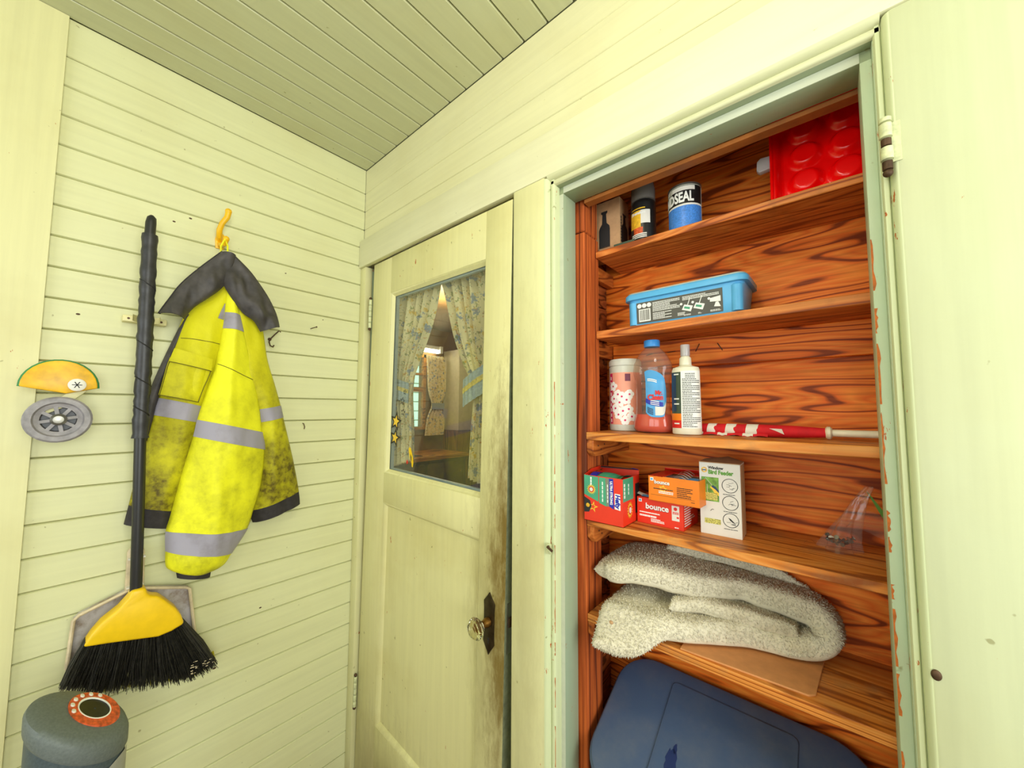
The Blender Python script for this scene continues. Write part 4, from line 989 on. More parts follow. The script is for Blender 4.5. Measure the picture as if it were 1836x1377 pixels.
# label lies on the sloping front face
def slope(o): o.rotation_euler = (.047, 0, 0); o.location = (0, .0027, .0); return o
lb = slope(b.build('label', 'tublabel', tb))
b = MB(); lines(b, -.066, .0, .032, .057, -.0016, 7, .5, 2); lines(b, -.066, -.02, .012, .030, -.0016, 5, .5, 3); lines(b, .006, .085, .047, .057, -.0016, 3, .5, 6); lines(b, -.006, .012, .012, .020, -.0016, 3, .5, 8)
lines(b, .008, .026, .010, .014, -.0016, 2, .5, 9); lines(b, .040, .048, .010, .014, -.0016, 2, .5, 10); lines(b, .066, .088, .010, .015, -.0016, 2, .5, 11)
b.build('fine_print', 'whiteprint', lb)
b = MB()
for k in range(3): b.disc((-.100+k*.0125, -.0016, .053), .0058, 18, 'y')
b.box(-.102, -.072, -.0019, -.0016, .012, .044)
b.build('label_badges', 'whiteprint', lb)
b = MB(); x = -.099
while x < -.075:
    w_ = random.Random(int(x*1e5)).uniform(.0006, .002); b.box(x, x+w_, -.0022, -.0019, .015, .042); x += w_+.0012
b.build('barcode', 'inkgrey', lb)
b = MB()
for cx in (.016, .042):
    b.prism([(cx-.012, -.0016, .026), (cx+.008, -.0016, .019), (cx+.013, -.0016, .032), (cx-.006, -.0016, .038)], (0, -.0003, 0)); b.disc((cx-.013, -.0016, .040), .003, 12, 'y'); b.obox((cx+.004, -.0018, .043), (.0016, .0003, .018), Matrix.Rotation(.35, 3, 'Y'))
b.prism([(.066, -.0016, .034), (.088, -.0016, .032), (.088, -.0016, .045), (.066, -.0016, .042)], (0, -.0003, 0)); b.prism([(.074, -.0016, .022), (.088, -.0016, .020), (.083, -.0016, .032), (.078, -.0016, .032)], (0, -.0003, 0)); b.disc((.064, -.0016, .042), .003, 12, 'y')
b.build('pictograms', 'whiteprint', lb)
text('star', .0085, 'greenprint', lb, (.008, -.0021, .026), (PI/2, .25, 0), bold=.0003) if False else None
b = MB()
for cx in (.016, .042): b.obox((cx, -.0021, .029), (.013, .0003, .005), Matrix.Rotation(.3, 3, 'Y'))
b.build('pictogram_mark', 'greenprint', lb)

# ================================================================== THIRD SHELF
wc = thing('wipes_canister', 'pink canister printed with white blossoms on the third shelf', 'canister', (1.0865, .225, Z3), (0, 0, .68))
R = .043
MB().lathe([(.038, 0), (R-.001, .002), (R, .006), (R, .176), (R-.002, .179)], 40).build('body', 'canbody', wc)
MB().lathe([(R-.001, .179), (R+.0008, .180), (R+.0008, .192), (R-.003, .198), (.006, .199)], 40).build('lid', 'canbody', wc)
lb = patch(R, R, a0-1.5, a0+1.5, .018, .160, 30).build('label', 'pinkcan', wc, fix=False)
patch(R, R, a0-1.42, a0-1.14, .020, .158, 4, th=.0007).build('side_stripe', 'magenta', lb, fix=False)
patch(R, R, a0-.28, a0+.05, .136, .156, 4, th=.0007).build('logo_patch', 'plum', lb, fix=False)
def on_can(R_, a, z, e=.0009): return Vector(((R_+e)*math.cos(a), (R_+e)*math.sin(a), z))
fb_ = MB(); cen = MB(); rf = random.Random(12)
for (a, z) in ((-1.06, .122), (-1.0, .088), (-.72, .10), (-.62, .078), (-.48, .094), (-.2, .085), (-.42, .055), (-.08, .06), (-.70, .045), (-.3, .03), (-.02, .10), (.1, .04), (-.9, .062)):
    for k in range(5):
        th_ = 2*PI*k/5+rf.random()*.4; aa = a+.0072*math.cos(th_)/R; zz_ = z+.0072*math.sin(th_)
        pts = [on_can(R, a0+aa+.0062*math.cos(q)/R, zz_+.0062*math.sin(q), .0009+.0001*k) for q in [2*PI*i/10 for i in range(10)]]
        fb_._add(pts, [tuple(range(10))])
    pts = [on_can(R, a0+a+.0028*math.cos(q)/R, z+.0028*math.sin(q), .0018) for q in [2*PI*i/8 for i in range(8)]]
    cen._add(pts, [tuple(range(8))])
fb_.build('blossom_print', 'whiteprint', lb, fix=False); cen.build('blossom_centres', 'magenta', lb, fix=False)
MB().tube([on_can(R, a0+a, z, .0004) for a, z in ((-1.1, .105), (-.8, .085), (-.5, .07), (-.3, .05), (0, .035))], .0008, 5).build('branch_print', 'plum', lb)
text('S', .020, 'whiteprint', lb, (0, 0, .098), bend=(R+.0008, R+.0008, a0-.20), bold=.0004)
b = MB()
for k in range(9): v = patch(R, R, a0-1.33, a0-1.23, .024+k*.0145, .033+k*.0145, 2, th=.0010); b._add(v.v, v.f)
b.build('side_print', 'whiteprint', lb, fix=False)
# cleaner bottle
cb_ = thing('cleaner_bottle', 'clear bottle with blue cap and orange cleaner on the third shelf', 'bottle', (1.178, .185, Z3))
sy = .62
prof = [(.030, 0), (.044, .002), (.0505, .010), (.0505, .022), (.047, .038), (.0435, .050), (.0425, .09), (.0430, .130), (.0475, .146), (.0500, .160), (.0480, .176), (.038, .196), (.026, .211), (.019, .217), (.0175, .220)]
MB().lathe(prof, 40, sy=sy, cap=True).build('bottle_body', 'bottle', cb_, ang=60)
lp_ = [(.028, .0015), (.042, .0035), (.0488, .011), (.0488, .022), (.0455, .038), (.0425, .047)]
MB().lathe(lp_, 40, sy=sy*.985).build('liquid', 'liquid', cb_, ang=60)
MB().lathe([(.0170, .220), (.0195, .2205), (.0195, .236), (.0185, .2375), (.003, .238)], 28).build('cap', 'capblue', cb_)
def belly(z):
    for (r0, z0), (r1, z1) in zip(prof, prof[1:]):
        if z0 <= z <= z1: return lerp(r0, r1, (z-z0)/(z1-z0))
    return .04
b = MB()
def lab(u, w):
    # rounded shield-shaped label bent round the flattened belly
    t_ = 2*u-1; zlo = .040+.012*abs(t_)**3; zhi = .160-.030*max(0, u)**2.2-.006*(abs(t_)**4)
    if u > .8: zlo += .030*((u-.8)/.2)**2
    if u > .88: zhi -= .02*((u-.88)/.12)**2
    z = lerp(zlo, zhi, w); a = lerp(a0-.18, a0+1.06, u); r = belly(z)+.0012
    return (r*math.cos(a), r*sy*math.sin(a)-.0004, z)
lb = b.grid(lab, 26, 22).build('label', 'skyprint', cb_, fix=False)
def lab2(u, w): 
    p = Vector(lab(lerp(.0, .80, u), lerp(.245, .35, w))); return p+Vector((p.x*.01, -.0006, 0))
MB().grid(lab2, 16, 3).build('label_band', 'blueprint', lb, fix=False)
def lab3(u, w):
    p = Vector(lab(lerp(.42, .95, u), lerp(.04, .235, w))); return p+Vector((p.x*.01, -.0005, 0))
MB().grid(lab3, 10, 3).build('label_panel', 'cardwhite', lb, fix=False)
rX, rY = .0446, .0446*sy
def wrap(s_, size, z, a, mt, bold=.0007, sx=1):
    o = text(s_, size, mt, lb, (0, 0, z), bold=bold, bend=(rX, rY+.0018, a), sx=sx)
    return o
wrap('Mr.', .0150, .0962, a0+.36, 'redprint', .0007, .9)
wrap('Clean', .0185, .0835, a0-.06, 'redprint', .0008, .92)
b = MB()
def labl(u0, u1, w0, w1):
    v = MB().grid(lambda u, w: tuple(Vector(lab(lerp(u0, u1, u), lerp(w0, w1, w)))+Vector((0, -.0012, 0))), 5, 1); b._add(v.v, v.f)
for k in range(2): labl(.10, .52, .76+k*.035, .78+k*.035)
for k in range(3): labl(.22, .62, .262+k*.038, .278+k*.038)
b.build('fine_print', 'whiteprint', lb, fix=False)
b = MB()
for k in range(4): labl(.08, .34, .05+k*.035, .07+k*.035)
b.build('fine_print', 'navy', lb, fix=False)
# spray bottle
sb = thing('spray_bottle', 'cream spray bottle with text label and clear nozzle cap on the third shelf', 'spray bottle', (1.2645, .165, Z3))
syb = .72
bp_ = [(.026, 0), (.0315, .002), (.0325, .006), (.0315, .10), (.0310, .152), (.0285, .159), (.016, .163), (.0135, .165)]
MB().lathe(bp_, 36, sy=syb).build('body', 'cream', sb)
MB().lathe([(.0133, .165), (.0135, .166), (.0128, .182), (.0105, .185), (.0085, .187)], 24).build('collar', 'cream', sb)
MB().lathe([(.0065, .187), (.0075, .189), (.0075, .206), (.005, .209), (.002, .2095)], 20).build('nozzle', 'white', sb)
MB().disc((.002, -.0076, .199), .0028, 12, 'y', 1, .0006).build('nozzle_hole', 'brass', sb)
MB().lathe([(.0102, .187), (.0106, .188), (.0104, .2125), (.0098, .2145), (.002, .215)], 24, cap=False).build('clear_cap', 'cleartab', sb)
def rb_(z): return lerp(.0325, .0310, min(1, z/.152))
def spl(a_lo, a_hi, z0, z1, th=.0004, n=10):
    return MB().grid(lambda u, w: ((rb_(lerp(z0, z1, w))+th)*math.cos(lerp(a_lo, a_hi, u)), ((rb_(lerp(z0, z1, w)))*syb+th)*math.sin(lerp(a_lo, a_hi, u)), lerp(z0, z1, w)), n, 4)
fl_ = spl(a0-.16, a0+1.45, .016, .150, .0006, 16).build('text_label', 'whiteprint', sb, fix=False)
frt = spl(a0-1.6, a0-.16, .016, .148).build('front_label', 'darkgreen', sb, fix=False)
spl(a0-1.6, a0-.55, .055, .146, .0007, 4).build('label_panel', 'navy', frt, fix=False)
spl(a0-1.6, a0-.16, .034, .050, .0008, 6).build('label_panel', 'orangebox', frt, fix=False)
spl(a0-1.6, a0-.16, .016, .034, .0008, 6).build('label_panel', 'redprint', frt, fix=False)
b = MB(); rp = random.Random(9)
for i in range(31):
    z = .144-i*.0041; a = -.06 if i > 2 else .15; end = rp.choice([1.3, 1.3, 1.3, .95, .6]) if i > 2 else .85
    while a < end:
        w_ = rp.uniform(.05, .17); v = spl(a0+a, a0+min(end, a+w_*.8), z-.0018, z, .0009, 2); b._add(v.v, v.f); a += w_
b.build('fine_print', 'ink', fl_, fix=False)
b = MB()
for z in (.144, .086, .074, .028): v = spl(a0-.75, a0-.3, z-.003, z, .0012, 3); b._add(v.v, v.f)
b.build('front_print', 'whiteprint', frt, fix=False)
# rolled flag
fg = thing('rolled_flag', 'rolled red and white flag on an ivory pole lying on the third shelf', 'flag', (1.285, .205, Z3))
mx = Matrix.Rotation(PI/2, 3, 'Y')
zc_ = .0138
MB().tube([(-.05, 0, zc_), (.335, 0, zc_)], .0072, 14).build('pole', 'pole', fg)
fp_ = [(.0105, -.055), (.0125, -.03), (.0132, .02), (.0134, .08), (.0136, .13), (.0134, .17), (.0118, .20), (.0095, .232)]
def fr_(x):
    for (r0, x0), (r1, x1) in zip(fp_, fp_[1:]):
        if x0 <= x <= x1: return lerp(r0, r1, (x-x0)/(x1-x0))
    return .009
def roll(x0, x1, e, slant=0):
    return MB().grid(lambda u, w: (lerp(x0, x1, w)+slant*math.cos(2*PI*u), (fr_(lerp(x0, x1, w))+e+.0006*math.sin(u*9+w*3))*math.sin(2*PI*u), zc_+(fr_(lerp(x0, x1, w))+e-.0002)*math.cos(2*PI*u)), 28, 6, closed=True)
fc = roll(-.054, .231, 0).build('flag_cloth', 'flagred', fg, fix=False)
for x0, x1 in ((-.018, -.002), (.016, .034), (.054, .074), (.094, .116)):
    roll(x0, x1, .0005, .002).build('white_stripe', 'flagwhite', fc, fix=False)
MB()._add([(.138, -.0142, zc_+.006), (.160, -.0142, zc_+.0055), (.164, -.0140, zc_-.006), (.150, -.0146, zc_+.001)], [(0, 1, 2, 3)]).build('white_stripe', 'flagwhite', fc, fix=False)
MB().grid(lambda u, w: (-.035+.17*u, -.0105-.005*w, .0085-.0075*w+.002*math.sin(u*22)), 30, 3).build('loose_edge', 'flagred', fc, fix=False)
for k in range(3): MB().grid(lambda u, w: (-.012+.05*k+.02*u, -.0125-.004*w, .0068-.0055*w+.001*math.sin(u*9)), 6, 2).build('white_stripe', 'flagwhite', fc, fix=False)
MB().tube([(.230, 0, zc_), (.233, 0, zc_), (.238, 0, zc_), (.241, 0, zc_)], [.009, .0128, .0128, .009], 18).build('collar', 'pole', fg)
MB().tube([(-.038, -.003, .0262), (-.028, -.003, .0292), (-.016, -.003, .0275)], .0016, 6).build('ring', 'white', fg)

# ================================================================== FOURTH SHELF
def face_quad(b, x0, x1, z0, z1, y=-.0004, t=.0003): return b.box(x0, x1, y-t, y, z0, z1)
def sun(cx, cz, r, y, par, axis='y', ring='redprint'):
    b = MB(); pts = []
    for k in range(32):
        rr2 = r*(1 if k % 2 == 0 else .62); a = 2*PI*k/32
        u, v = rr2*math.cos(a), rr2*math.sin(a)
        pts.append((cx+u, y, cz+v) if axis == 'y' else (y, cx+u*.8, cz+v))
    b.prism(pts, (0, -.0003, 0) if axis == 'y' else (.0003, 0, 0)); s = b.build('sun_emblem', 'yellowprint', par)
    d = -.0004 if axis == 'y' else .0004
    c0 = (cx, y+d, cz) if axis == 'y' else (y+d, cx, cz)
    c1 = (cx, y+2*d, cz) if axis == 'y' else (y+2*d, cx, cz)
    MB().disc(c0, r*.55, 18, axis, 1 if axis == 'y' else .8).build('emblem_ring', ring, s)
    MB().disc(c1, r*.36, 18, axis, 1 if axis == 'y' else .8).build('emblem_disc', 'cardwhite', s)
hf = thing('trash_bag_box', 'open red and green carton of trash bags at the left end of the fourth shelf', 'box', (1.0945, .068, Z4))
HW, HD, HH = .0512, .098, .112
b = MB().box(-HW, HW, 0, .0012, 0, HH).box(-HW, HW, HD-.0012, HD, 0, HH+.012).box(-HW, -HW+.0012, .0012, HD-.0012, 0, HH).box(HW-.0012, HW, .0012, HD-.0012, 0, HH).box(-HW, HW, 0, HD, 0, .0012)
crt = b.build('carton', 'redbox', hf)
b = MB().prism([(-HW, -.0001, HH), (-HW, -.0001, .064), (-.012, -.0001, .050), (-.012, -.0001, HH-.002)], (0, -.0003, 0)).prism([(-.010, -.0001, HH-.002), (-.010, -.0001, .048), (.009, -.0001, .042), (.008, -.0001, HH-.002)], (0, -.0003, 0)); b.build('green_panel', 'greenprint', crt)
face_quad(MB(), .009, .0165, .043, HH-.002, -.0001).build('grey_panel', 'greyprint', crt)
MB().prism([(.0165, -.0001, HH-.002), (.0165, -.0001, .044), (.0285, -.0001, .038), (.0275, -.0001, HH-.002)], (0, -.0003, 0)).build('blue_panel', 'blueprint', crt)
MB().prism([(.031, -.0001, .076), (.0305, -.0001, .040), (.045, -.0001, .038), (.0445, -.0001, .076)], (0, -.0004, 0)).build('white_panel', 'whiteprint', crt)
VR = (PI/2, PI/2, 0)
text('Hefty', .0155, 'blueprint', crt, (.0335, -.0007, .0745), VR, bold=.0007, sx=.92, shear=.15)
text('ULTRA STRONG', .0082, 'whiteprint', crt, (.0195, -.0006, .104), VR, bold=.0003, sx=.92)
b = MB()
for k in range(5): b.box(-.002, .0005, -.0007, -.0004, .052+k*.010, .060+k*.010); b.box(.0115, .0135, -.0007, -.0004, .052+k*.009, .059+k*.009)
for k in range(3): b.box(-.034, -.030, -.0007, -.0004, .088+k*.007, .094+k*.007)
b.build('fine_print', 'whiteprint', crt)
sun(-.031, .078, .013, -.0005, crt)
MB().prism([(-HW, -.0001, .058), (-HW, -.0001, .020), (-.038, -.0001, .022), (-.031, -.0001, .036), (-.035, -.0001, .050)], (0, -.0004, 0)).build('black_bag_print', 'ink', crt)
MB().disc((-.041, -.0006, .038), .005, 14, 'y').build('emblem_ring', 'gold', crt)
star(bs := MB(), -.027, .036, .014, .005, -.0004); bs.build('burst_print', 'yellowprint', crt, fix=False)
MB().box(HW, HW+.0003, 0.001, .060, .058, HH-.001).build('side_panel_print', 'greenprint', crt)
MB().box(HW, HW+.0003, .072, HD-.001, .020, HH-.02).build('side_dark_print', 'ink', crt)
b = MB()
for k in range(4): b.box(HW+.0003, HW+.0006, .006, .012, .066+k*.009, .073+k*.009)
for k in range(3): b.box(HW+.0003, HW+.0006, .030, .034, .072+k*.009, .079+k*.009)
b.build('side_print', 'whiteprint', crt)
sun(.038, .034, .020, HW+.0006, crt, 'x')
b = MB()
for k in range(5):
    b.grid(lambda u, w: (-HW+.026+.012*k+.018*u, .004+.075*w, HH-.006+.007*math.sin(PI*w)+.003*math.sin(k+3*u)), 6, 8)
b.build('bag_roll', 'greenprint', hf, fix=False)
MB().grid(lambda u, w: (-HW+.010+.02*u, .004+.06*w, HH-.004+.008*math.sin(PI*w)), 4, 8).build('bag_roll_band', 'blueprint', hf, fix=False)
fb2 = MB().prism([(-HW, HD-.0012, HH+.010), (HW, HD-.0012, HH+.010), (HW-.004, HD-.03, HH+.016), (-HW+.012, HD-.034, HH+.012)], (0, 0, .0012)).build('flap', 'ink', hf)
MB().prism([(HW-.012, HD-.022, HH+.0152), (HW-.004, HD-.03, HH+.0178), (HW, HD-.006, HH+.0118), (HW-.008, HD-.004, HH+.0112)], (0, 0, .0008)).build('flap_print', 'blueprint', fb2)
MB().prism([(-HW, .0, HH), (-HW+.004, .03, HH+.012), (-HW+.004, .08, HH+.014), (-HW, HD, HH+.004)], (.0012, 0, 0)).build('flap', 'redbox', hf)
# dark box behind
dk = thing('dark_carton', 'dark carton with orange open flap behind the dryer sheet boxes', 'box', (1.168, .243, Z4))
MB().box(-.020, .030, 0, .060, 0, .092).build('carton', 'ink', dk, bevel=.001)
MB().prism([(-.020, .0, .093), (.030, .0, .093), (.028, -.024, .100), (-.014, -.02, .099)], (0, 0, .001)).build('flap', 'redbox', dk)
MB().box(-.012, .004, -.0003, -.00005, .03, .088).build('purple_panel', 'navy', dk)
b = MB()
for k in range(5): b.box(-.009, -.003, -.0007, -.0004, .034+k*.010, .041+k*.010); b.box(.000, .003, -.0007, -.0004, .036+k*.010, .042+k*.010)
b.build('fine_print', 'cardwhite', dk)
# dryer sheet boxes
def dryer(name, lab, loc, rz, w, d, h, mt, big):
    t = thing(name, lab, 'box', loc, (0, 0, rz), 'dryer sheet boxes on the fourth shelf')
    c = MB().box(0, w, 0, .0012, 0, h).box(0, w, d-.0012, d, 0, h).box(0, .0012, .0012, d-.0012, 0, h).box(w-.0012, w, .0012, d-.0012, 0, h).box(0, w, 0, d, 0, .0012).build('carton', mt, t)
    MB().box(.002, w-.002, .002, d-.002, h-.014, h-.008).build('sheets', 'cardwhite', t)
    MB().box(.0, w*.30, .0, d, h-.0011, h).box(w*.30, w, d*.72, d, h-.0011, h).build('lid_strip', 'redbox', t)
    k = w/.112
    sz = .0180*k if big else .0112*k
    bx0 = .022*k if big else .014*k; bz = h-.026*k if big else h-.017*k
    text('bounce', sz*1.06, 'plum', c, (bx0-.0006, -.0004, bz-.0006), bold=sz*.05, name='lettering_shadow')
    text('bounce', sz*1.06, 'whiteprint', c, (bx0-.0002, -.0008, bz), bold=sz*.03)
    face_quad(MB(), .004, .012, h-.012, h-.004, -.0001).build('badge', 'whiteprint', c)
    face_quad(MB(), .0055, .0105, h-.010, h-.006, -.0005).build('badge_mark', 'skyprint', c)
    b = MB()
    if big:
        lines(b, .006, .056, h-.038, h-.034, -.0002, 1, .7, 3); lines(b, .006, .048, h-.047, h-.041, -.0002, 1, .7, 4); lines(b, .034, .07, .006, .015, -.0002, 3, .6, 5); lines(b, .090, .104, .003, .006, -.0002, 1, .7, 6)
        b.build('fine_print', 'whiteprint', c)
        face_quad(MB(), .084, .101, .020, .054, -.0001).build('info_panel', 'cardwhite', c)
        b = MB(); b.disc((.0925, -.0006, .047), .004, 12, 'y'); lines(b, .086, .100, .034, .040, -.0005, 2, .6, 7); b.box(.095, .100, -.0008, -.0005, .026, .030); b.build('info_print', 'redprint', c)
        b = MB()
        for i in range(9): b.box(w+.00002, w+.0003, .006, .006+random.Random(i).uniform(.03, .08), h-.010-i*.0055, h-.0075-i*.0055)
        b.build('side_print', 'cardwhite', c)
    else:
        lines(b, .024, .058, h-.040, h-.033, -.0002, 2, .6, 3); b.build('fine_print', 'whiteprint', c)
        b = MB(); lines(b, .066, .10, h-.044, h-.020, -.0002, 6, .4, 8); lines(b, .012, .062, h-.031, h-.028, -.0002, 1, .6, 9); lines(b, .096, .104, .008, .010, -.0002, 1, .6, 2); b.box(.006, w-.01, -.0004, -.0002, .014, .0145); b.build('fine_print', 'ink', c)
        star(b := MB(), .034, h-.028, .010, .005, -.0001); b.build('sun_print', 'yellowprint', c, fix=False)
    return t
lowb = dryer('dryer_sheet_box', 'red dryer sheet carton standing under the orange one', (1.1505, .140, Z4), -.045, .110, .098, .0625, 'redbox', True)
uppb = dryer('dryer_sheet_box', 'orange dryer sheet carton on top of the red one', (1.187, .121, Z4+.0626), -.06, .1135, .098, .058, 'orangebox', False)
b = MB()
for k in range(5): b.grid(lambda u, w: (.048+.034*u, .018+.012*k+.006*w, .052+.008*math.sin(PI*u)+.002*k), 8, 2)
b.build('crumpled_sheets', 'cardwhite', uppb, fix=False)
MB().grid(lambda u, w: (.068+.040*u, .004+.03*w, .056+.002*math.sin(6*u+4*w)), 8, 4).build('blue_film', 'skyprint', uppb, fix=False)
MB().prism([(.0, .098, .0585), (.112, .098, .0585), (.108, .075, .070), (.010, .072, .068)], (0, 0, .001)).build('lid_flap', 'redbox', uppb)
MB().grid(lambda u, w: (-.012+.034*u, .012+.02*w, .060+.008*(1-u)+.003*math.sin(3*w)), 6, 4).build('torn_film', 'cardwhite', lowb, fix=False)
MB().grid(lambda u, w: (.008+.022*u, .006+.02*w, .0632+.002*math.sin(3*w)), 6, 4).build('blue_film', 'skyprint', lowb, fix=False)
# bird feeder carton
bf = thing('bird_feeder_box', 'white bird feeder carton standing right of the dryer sheet boxes', 'box', (1.2905, .157, Z4), (0, 0, .035))
BW, BD, BH = .081, .062, .158
c = MB().box(0, BW, 0, BD, 0, BH).build('carton', 'cardwhite', bf, bevel=.0006, seg=1)
MB().prism([(0, .0, BH+.0003), (BW, .0, BH+.0003), (BW, BD, BH+.0003), (BW*.62, BD, BH+.009), (0, BD, BH+.0003)], (0, 0, .0012)).build('top_flap', 'card', bf)
MB().box(BW, BW+.0003, .002, BD-.002, .002, BH-.002).build('side_print', 'card', c)
text('Window', .0085, 'ink', c, (.0185, -.0002, BH-.0135), bold=.0003)
text('Bird Feeder', .0128, 'leafprint', c, (.0185, -.0002, BH-.0245), bold=.0006, sx=.80)
lathe_ring = MB(); 
def ring(b, cx, cz, ro, ri, y, n=24):
    b._add([(cx+r*math.cos(2*PI*i/n), y, cz+r*math.sin(2*PI*i/n)) for r in (ro, ri) for i in range(n)], [(i, (i+1) % n, n+(i+1) % n, n+i) for i in range(n)])
ring(b := MB(), .0105, BH-.0165, .006, .0035, -.0004); b.build('logo_ring', 'gold', c, fix=False)
face_quad(MB(), .004, .017, BH-.0175, BH-.0155, -.0005).build('logo_mark', 'navy', c) if False else face_quad(MB(), .0065, .0145, BH-.0178, BH-.0158, -.0005).build('logo_mark', 'navy', c)
pic = face_quad(MB(), .0045, .039, .073, BH-.032, -.0002).build('picture', 'fieldprint', c)
face_quad(MB(), .0045, .036, .076, .092, -.0006).build('seed_print', 'seedprint', pic)
MB().tube([(.005, -.0008, .113), (.0125, -.0008, .124), (.0255, -.0008, .109)], .0005, 4).tube([(.016, -.0008, .110), (.016, -.0008, .092)], .0005, 4).build('feeder_print', 'cardwhite', pic)
MB().prism([(.021, -.0006, .104), (.0275, -.0006, .109), (.033, -.0006, .106), (.039, -.0006, .098), (.039, -.0006, .086), (.030, -.0006, .092), (.026, -.0006, .099)], (0, -.0003, 0)).build('bird_print', 'yellowprint', pic)
MB().prism([(.024, -.001, .1055), (.0275, -.001, .109), (.033, -.001, .106), (.039, -.001, .098), (.039, -.001, .093), (.032, -.001, .100)], (0, -.0002, 0)).build('bird_wing_print', 'navy', pic)
b = MB(); sk_ = MB(); tx = MB()
for k, cz in enumerate((.111, .074, .037)):
    ring(b, .0605, cz, .0155, .0143, -.0004, 30)
    rk = random.Random(k+40)
    for j in range(5):
        x0 = .0605+rk.uniform(-.008, .004); z0 = cz+rk.uniform(-.008, .008)
        sk_.tube([(x0, -.0004, z0), (x0+rk.uniform(.002, .006), -.0004, z0+rk.uniform(-.003, .003)), (x0+rk.uniform(.006, .010), -.0004, z0+rk.uniform(-.004, .004))], .00035, 4)
    lines(tx, .047, .073, cz-.0205, cz-.0185, -.0002, 1, .7, k)
b.build('circle_print', 'ink', c, fix=False); sk_.build('sketch_print', 'inkgrey', c); tx.build('caption_print', 'inkgrey', c)
MB().prism([(.056, -.0003, .0425), (.0605, -.0003, .040), (.0685, -.0003, .032), (.064, -.0003, .033), (.059, -.0003, .037)], (0, -.0003, 0)).build('bird_print', 'ink', c)
face_quad(MB(), .009, .041, .024, .035, -.0002).build('seed_print', 'seedprint', c)
MB().tube([(.021, -.0004, .052), (.025, -.0004, .056), (.028, -.0004, .0555)], .0006, 4).build('hook_print', 'inkgrey', c)
# clear bag of hardware
bg = thing('hardware_bag', 'clear plastic bag of small metal hardware at the right end of the fourth shelf', 'bag', (1.527, .22, Z4))
def bagf(u, w):
    a = 2*PI*u
    r = lerp(.030, .006, w**.7)*(1+.25*math.sin(3*a+4*w)+.12*math.sin(7*a+9*w))
    return (r*math.cos(a)+.050*w**1.3, r*.8*math.sin(a)+.008*w, .0015+.128*w**.9)
MB().grid(bagf, 36, 22, closed=True).build('pouch', 'bag', bg, fix=False, ang=25)
MB().grid(lambda u, w: (lerp(.012, .066, u), -.01+.012*math.sin(4*u)+.01*w, lerp(.05+.03*u, .036+.075*(1-u)*.2, w)+.018*math.sin(PI*u)*(1-w)), 14, 6).build('loose_film', 'bag', bg, fix=False, ang=25)
MB().grid(lambda u, w: (lerp(-.055, -.012, u), -.004+.02*w, .002+.03*u*(1-w)+.004*math.sin(8*u)), 12, 4).build('loose_film', 'bag', bg, fix=False, ang=25)
rh = random.Random(21)
for k in range(9):
    p = Vector((rh.uniform(-.016, .016), rh.uniform(-.012, .012), rh.uniform(.004, .026))); d = Vector((rh.uniform(-1, 1), rh.uniform(-1, 1), rh.uniform(-.4, .6))).normalized()*.009
    MB().tube([p-d, p+d], .0022, 6).tube([p+d, p+d*1.15], .0042, 8).build('screw', 'steel', bg)
MB().prism([(.045, .03, .118), (.050, .03, .112), (.078, .032, .066), (.074, .032, .06), (.066, .031, .07)], (0, .001, 0)).build('green_tag', 'leafprint', bg)

# ================================================================== LOWEST SHELF: folded shaggy mat
mt_ = thing('folded_bath_mat', 'thick cream shag mat folded in layers on the lowest shelf', 'mat', (1.29, .16, Z5))
MO = Vector((1.29, .16, Z5))
def sm(x, a, b): t = max(0, min(1, (x-a)/(b-a))); return t*t*(3-2*t)
def ribbon(path, th, yf, yb, seed, free=(True, True), x0=1.086, L=.452, x1=1.512):
    """a thick strip following path [(s, z)] along the shelf, its front edge at yf(s), back edge at yb(s)"""
    n = len(path)-1; P3 = [(p[0], 0, p[1]) for p in path]
    def fn(u, w):
        k = w*n; p = poly_at(P3, k); d = poly_at(P3, min(n, k+.05))-poly_at(P3, max(0, k-.05)); d.normalize()
        nr = Vector((-d.z, 0, d.x)); e = 1.0
        if free[0]: e = min(e, math.sqrt(max(0, 1-(1-min(1, w/.06))**2))*.9+.1)
        if free[1]: e = min(e, math.sqrt(max(0, 1-(1-min(1, (1-w)/.06))**2))*.9+.1)
        a = 2*PI*u; ct, st_ = math.cos(a), math.sin(a)
        t = .5-.5*math.copysign(abs(ct)**.30, ct); h = math.copysign(abs(st_)**.7, st_)*e
        s_ = p.x+nr.x*th*h; z = Z5+max(.0085, p.z+nr.z*th*h)
        y = lerp(yf(p.x)+.062*sm(p.z, .05, .10)*(1-.55*sm(p.x, .15, .42)), yb(p.x), t); x = x0+(x1-x0)*s_/L
        q = Vector((x*10, y*10, seed)); nx = noise.noise(q)*.008+noise.noise(q*2.6)*.004
        if y < .08: z -= .055*(1-sm(y, .034, .077))*(1-sm(z-Z5, .07, .10))
        return Vector((min(1.6, x+nx*.5), min(.3, y+nx), z+(nx if h > -.3 else 0)))-MO
    return fn, 56, n*7
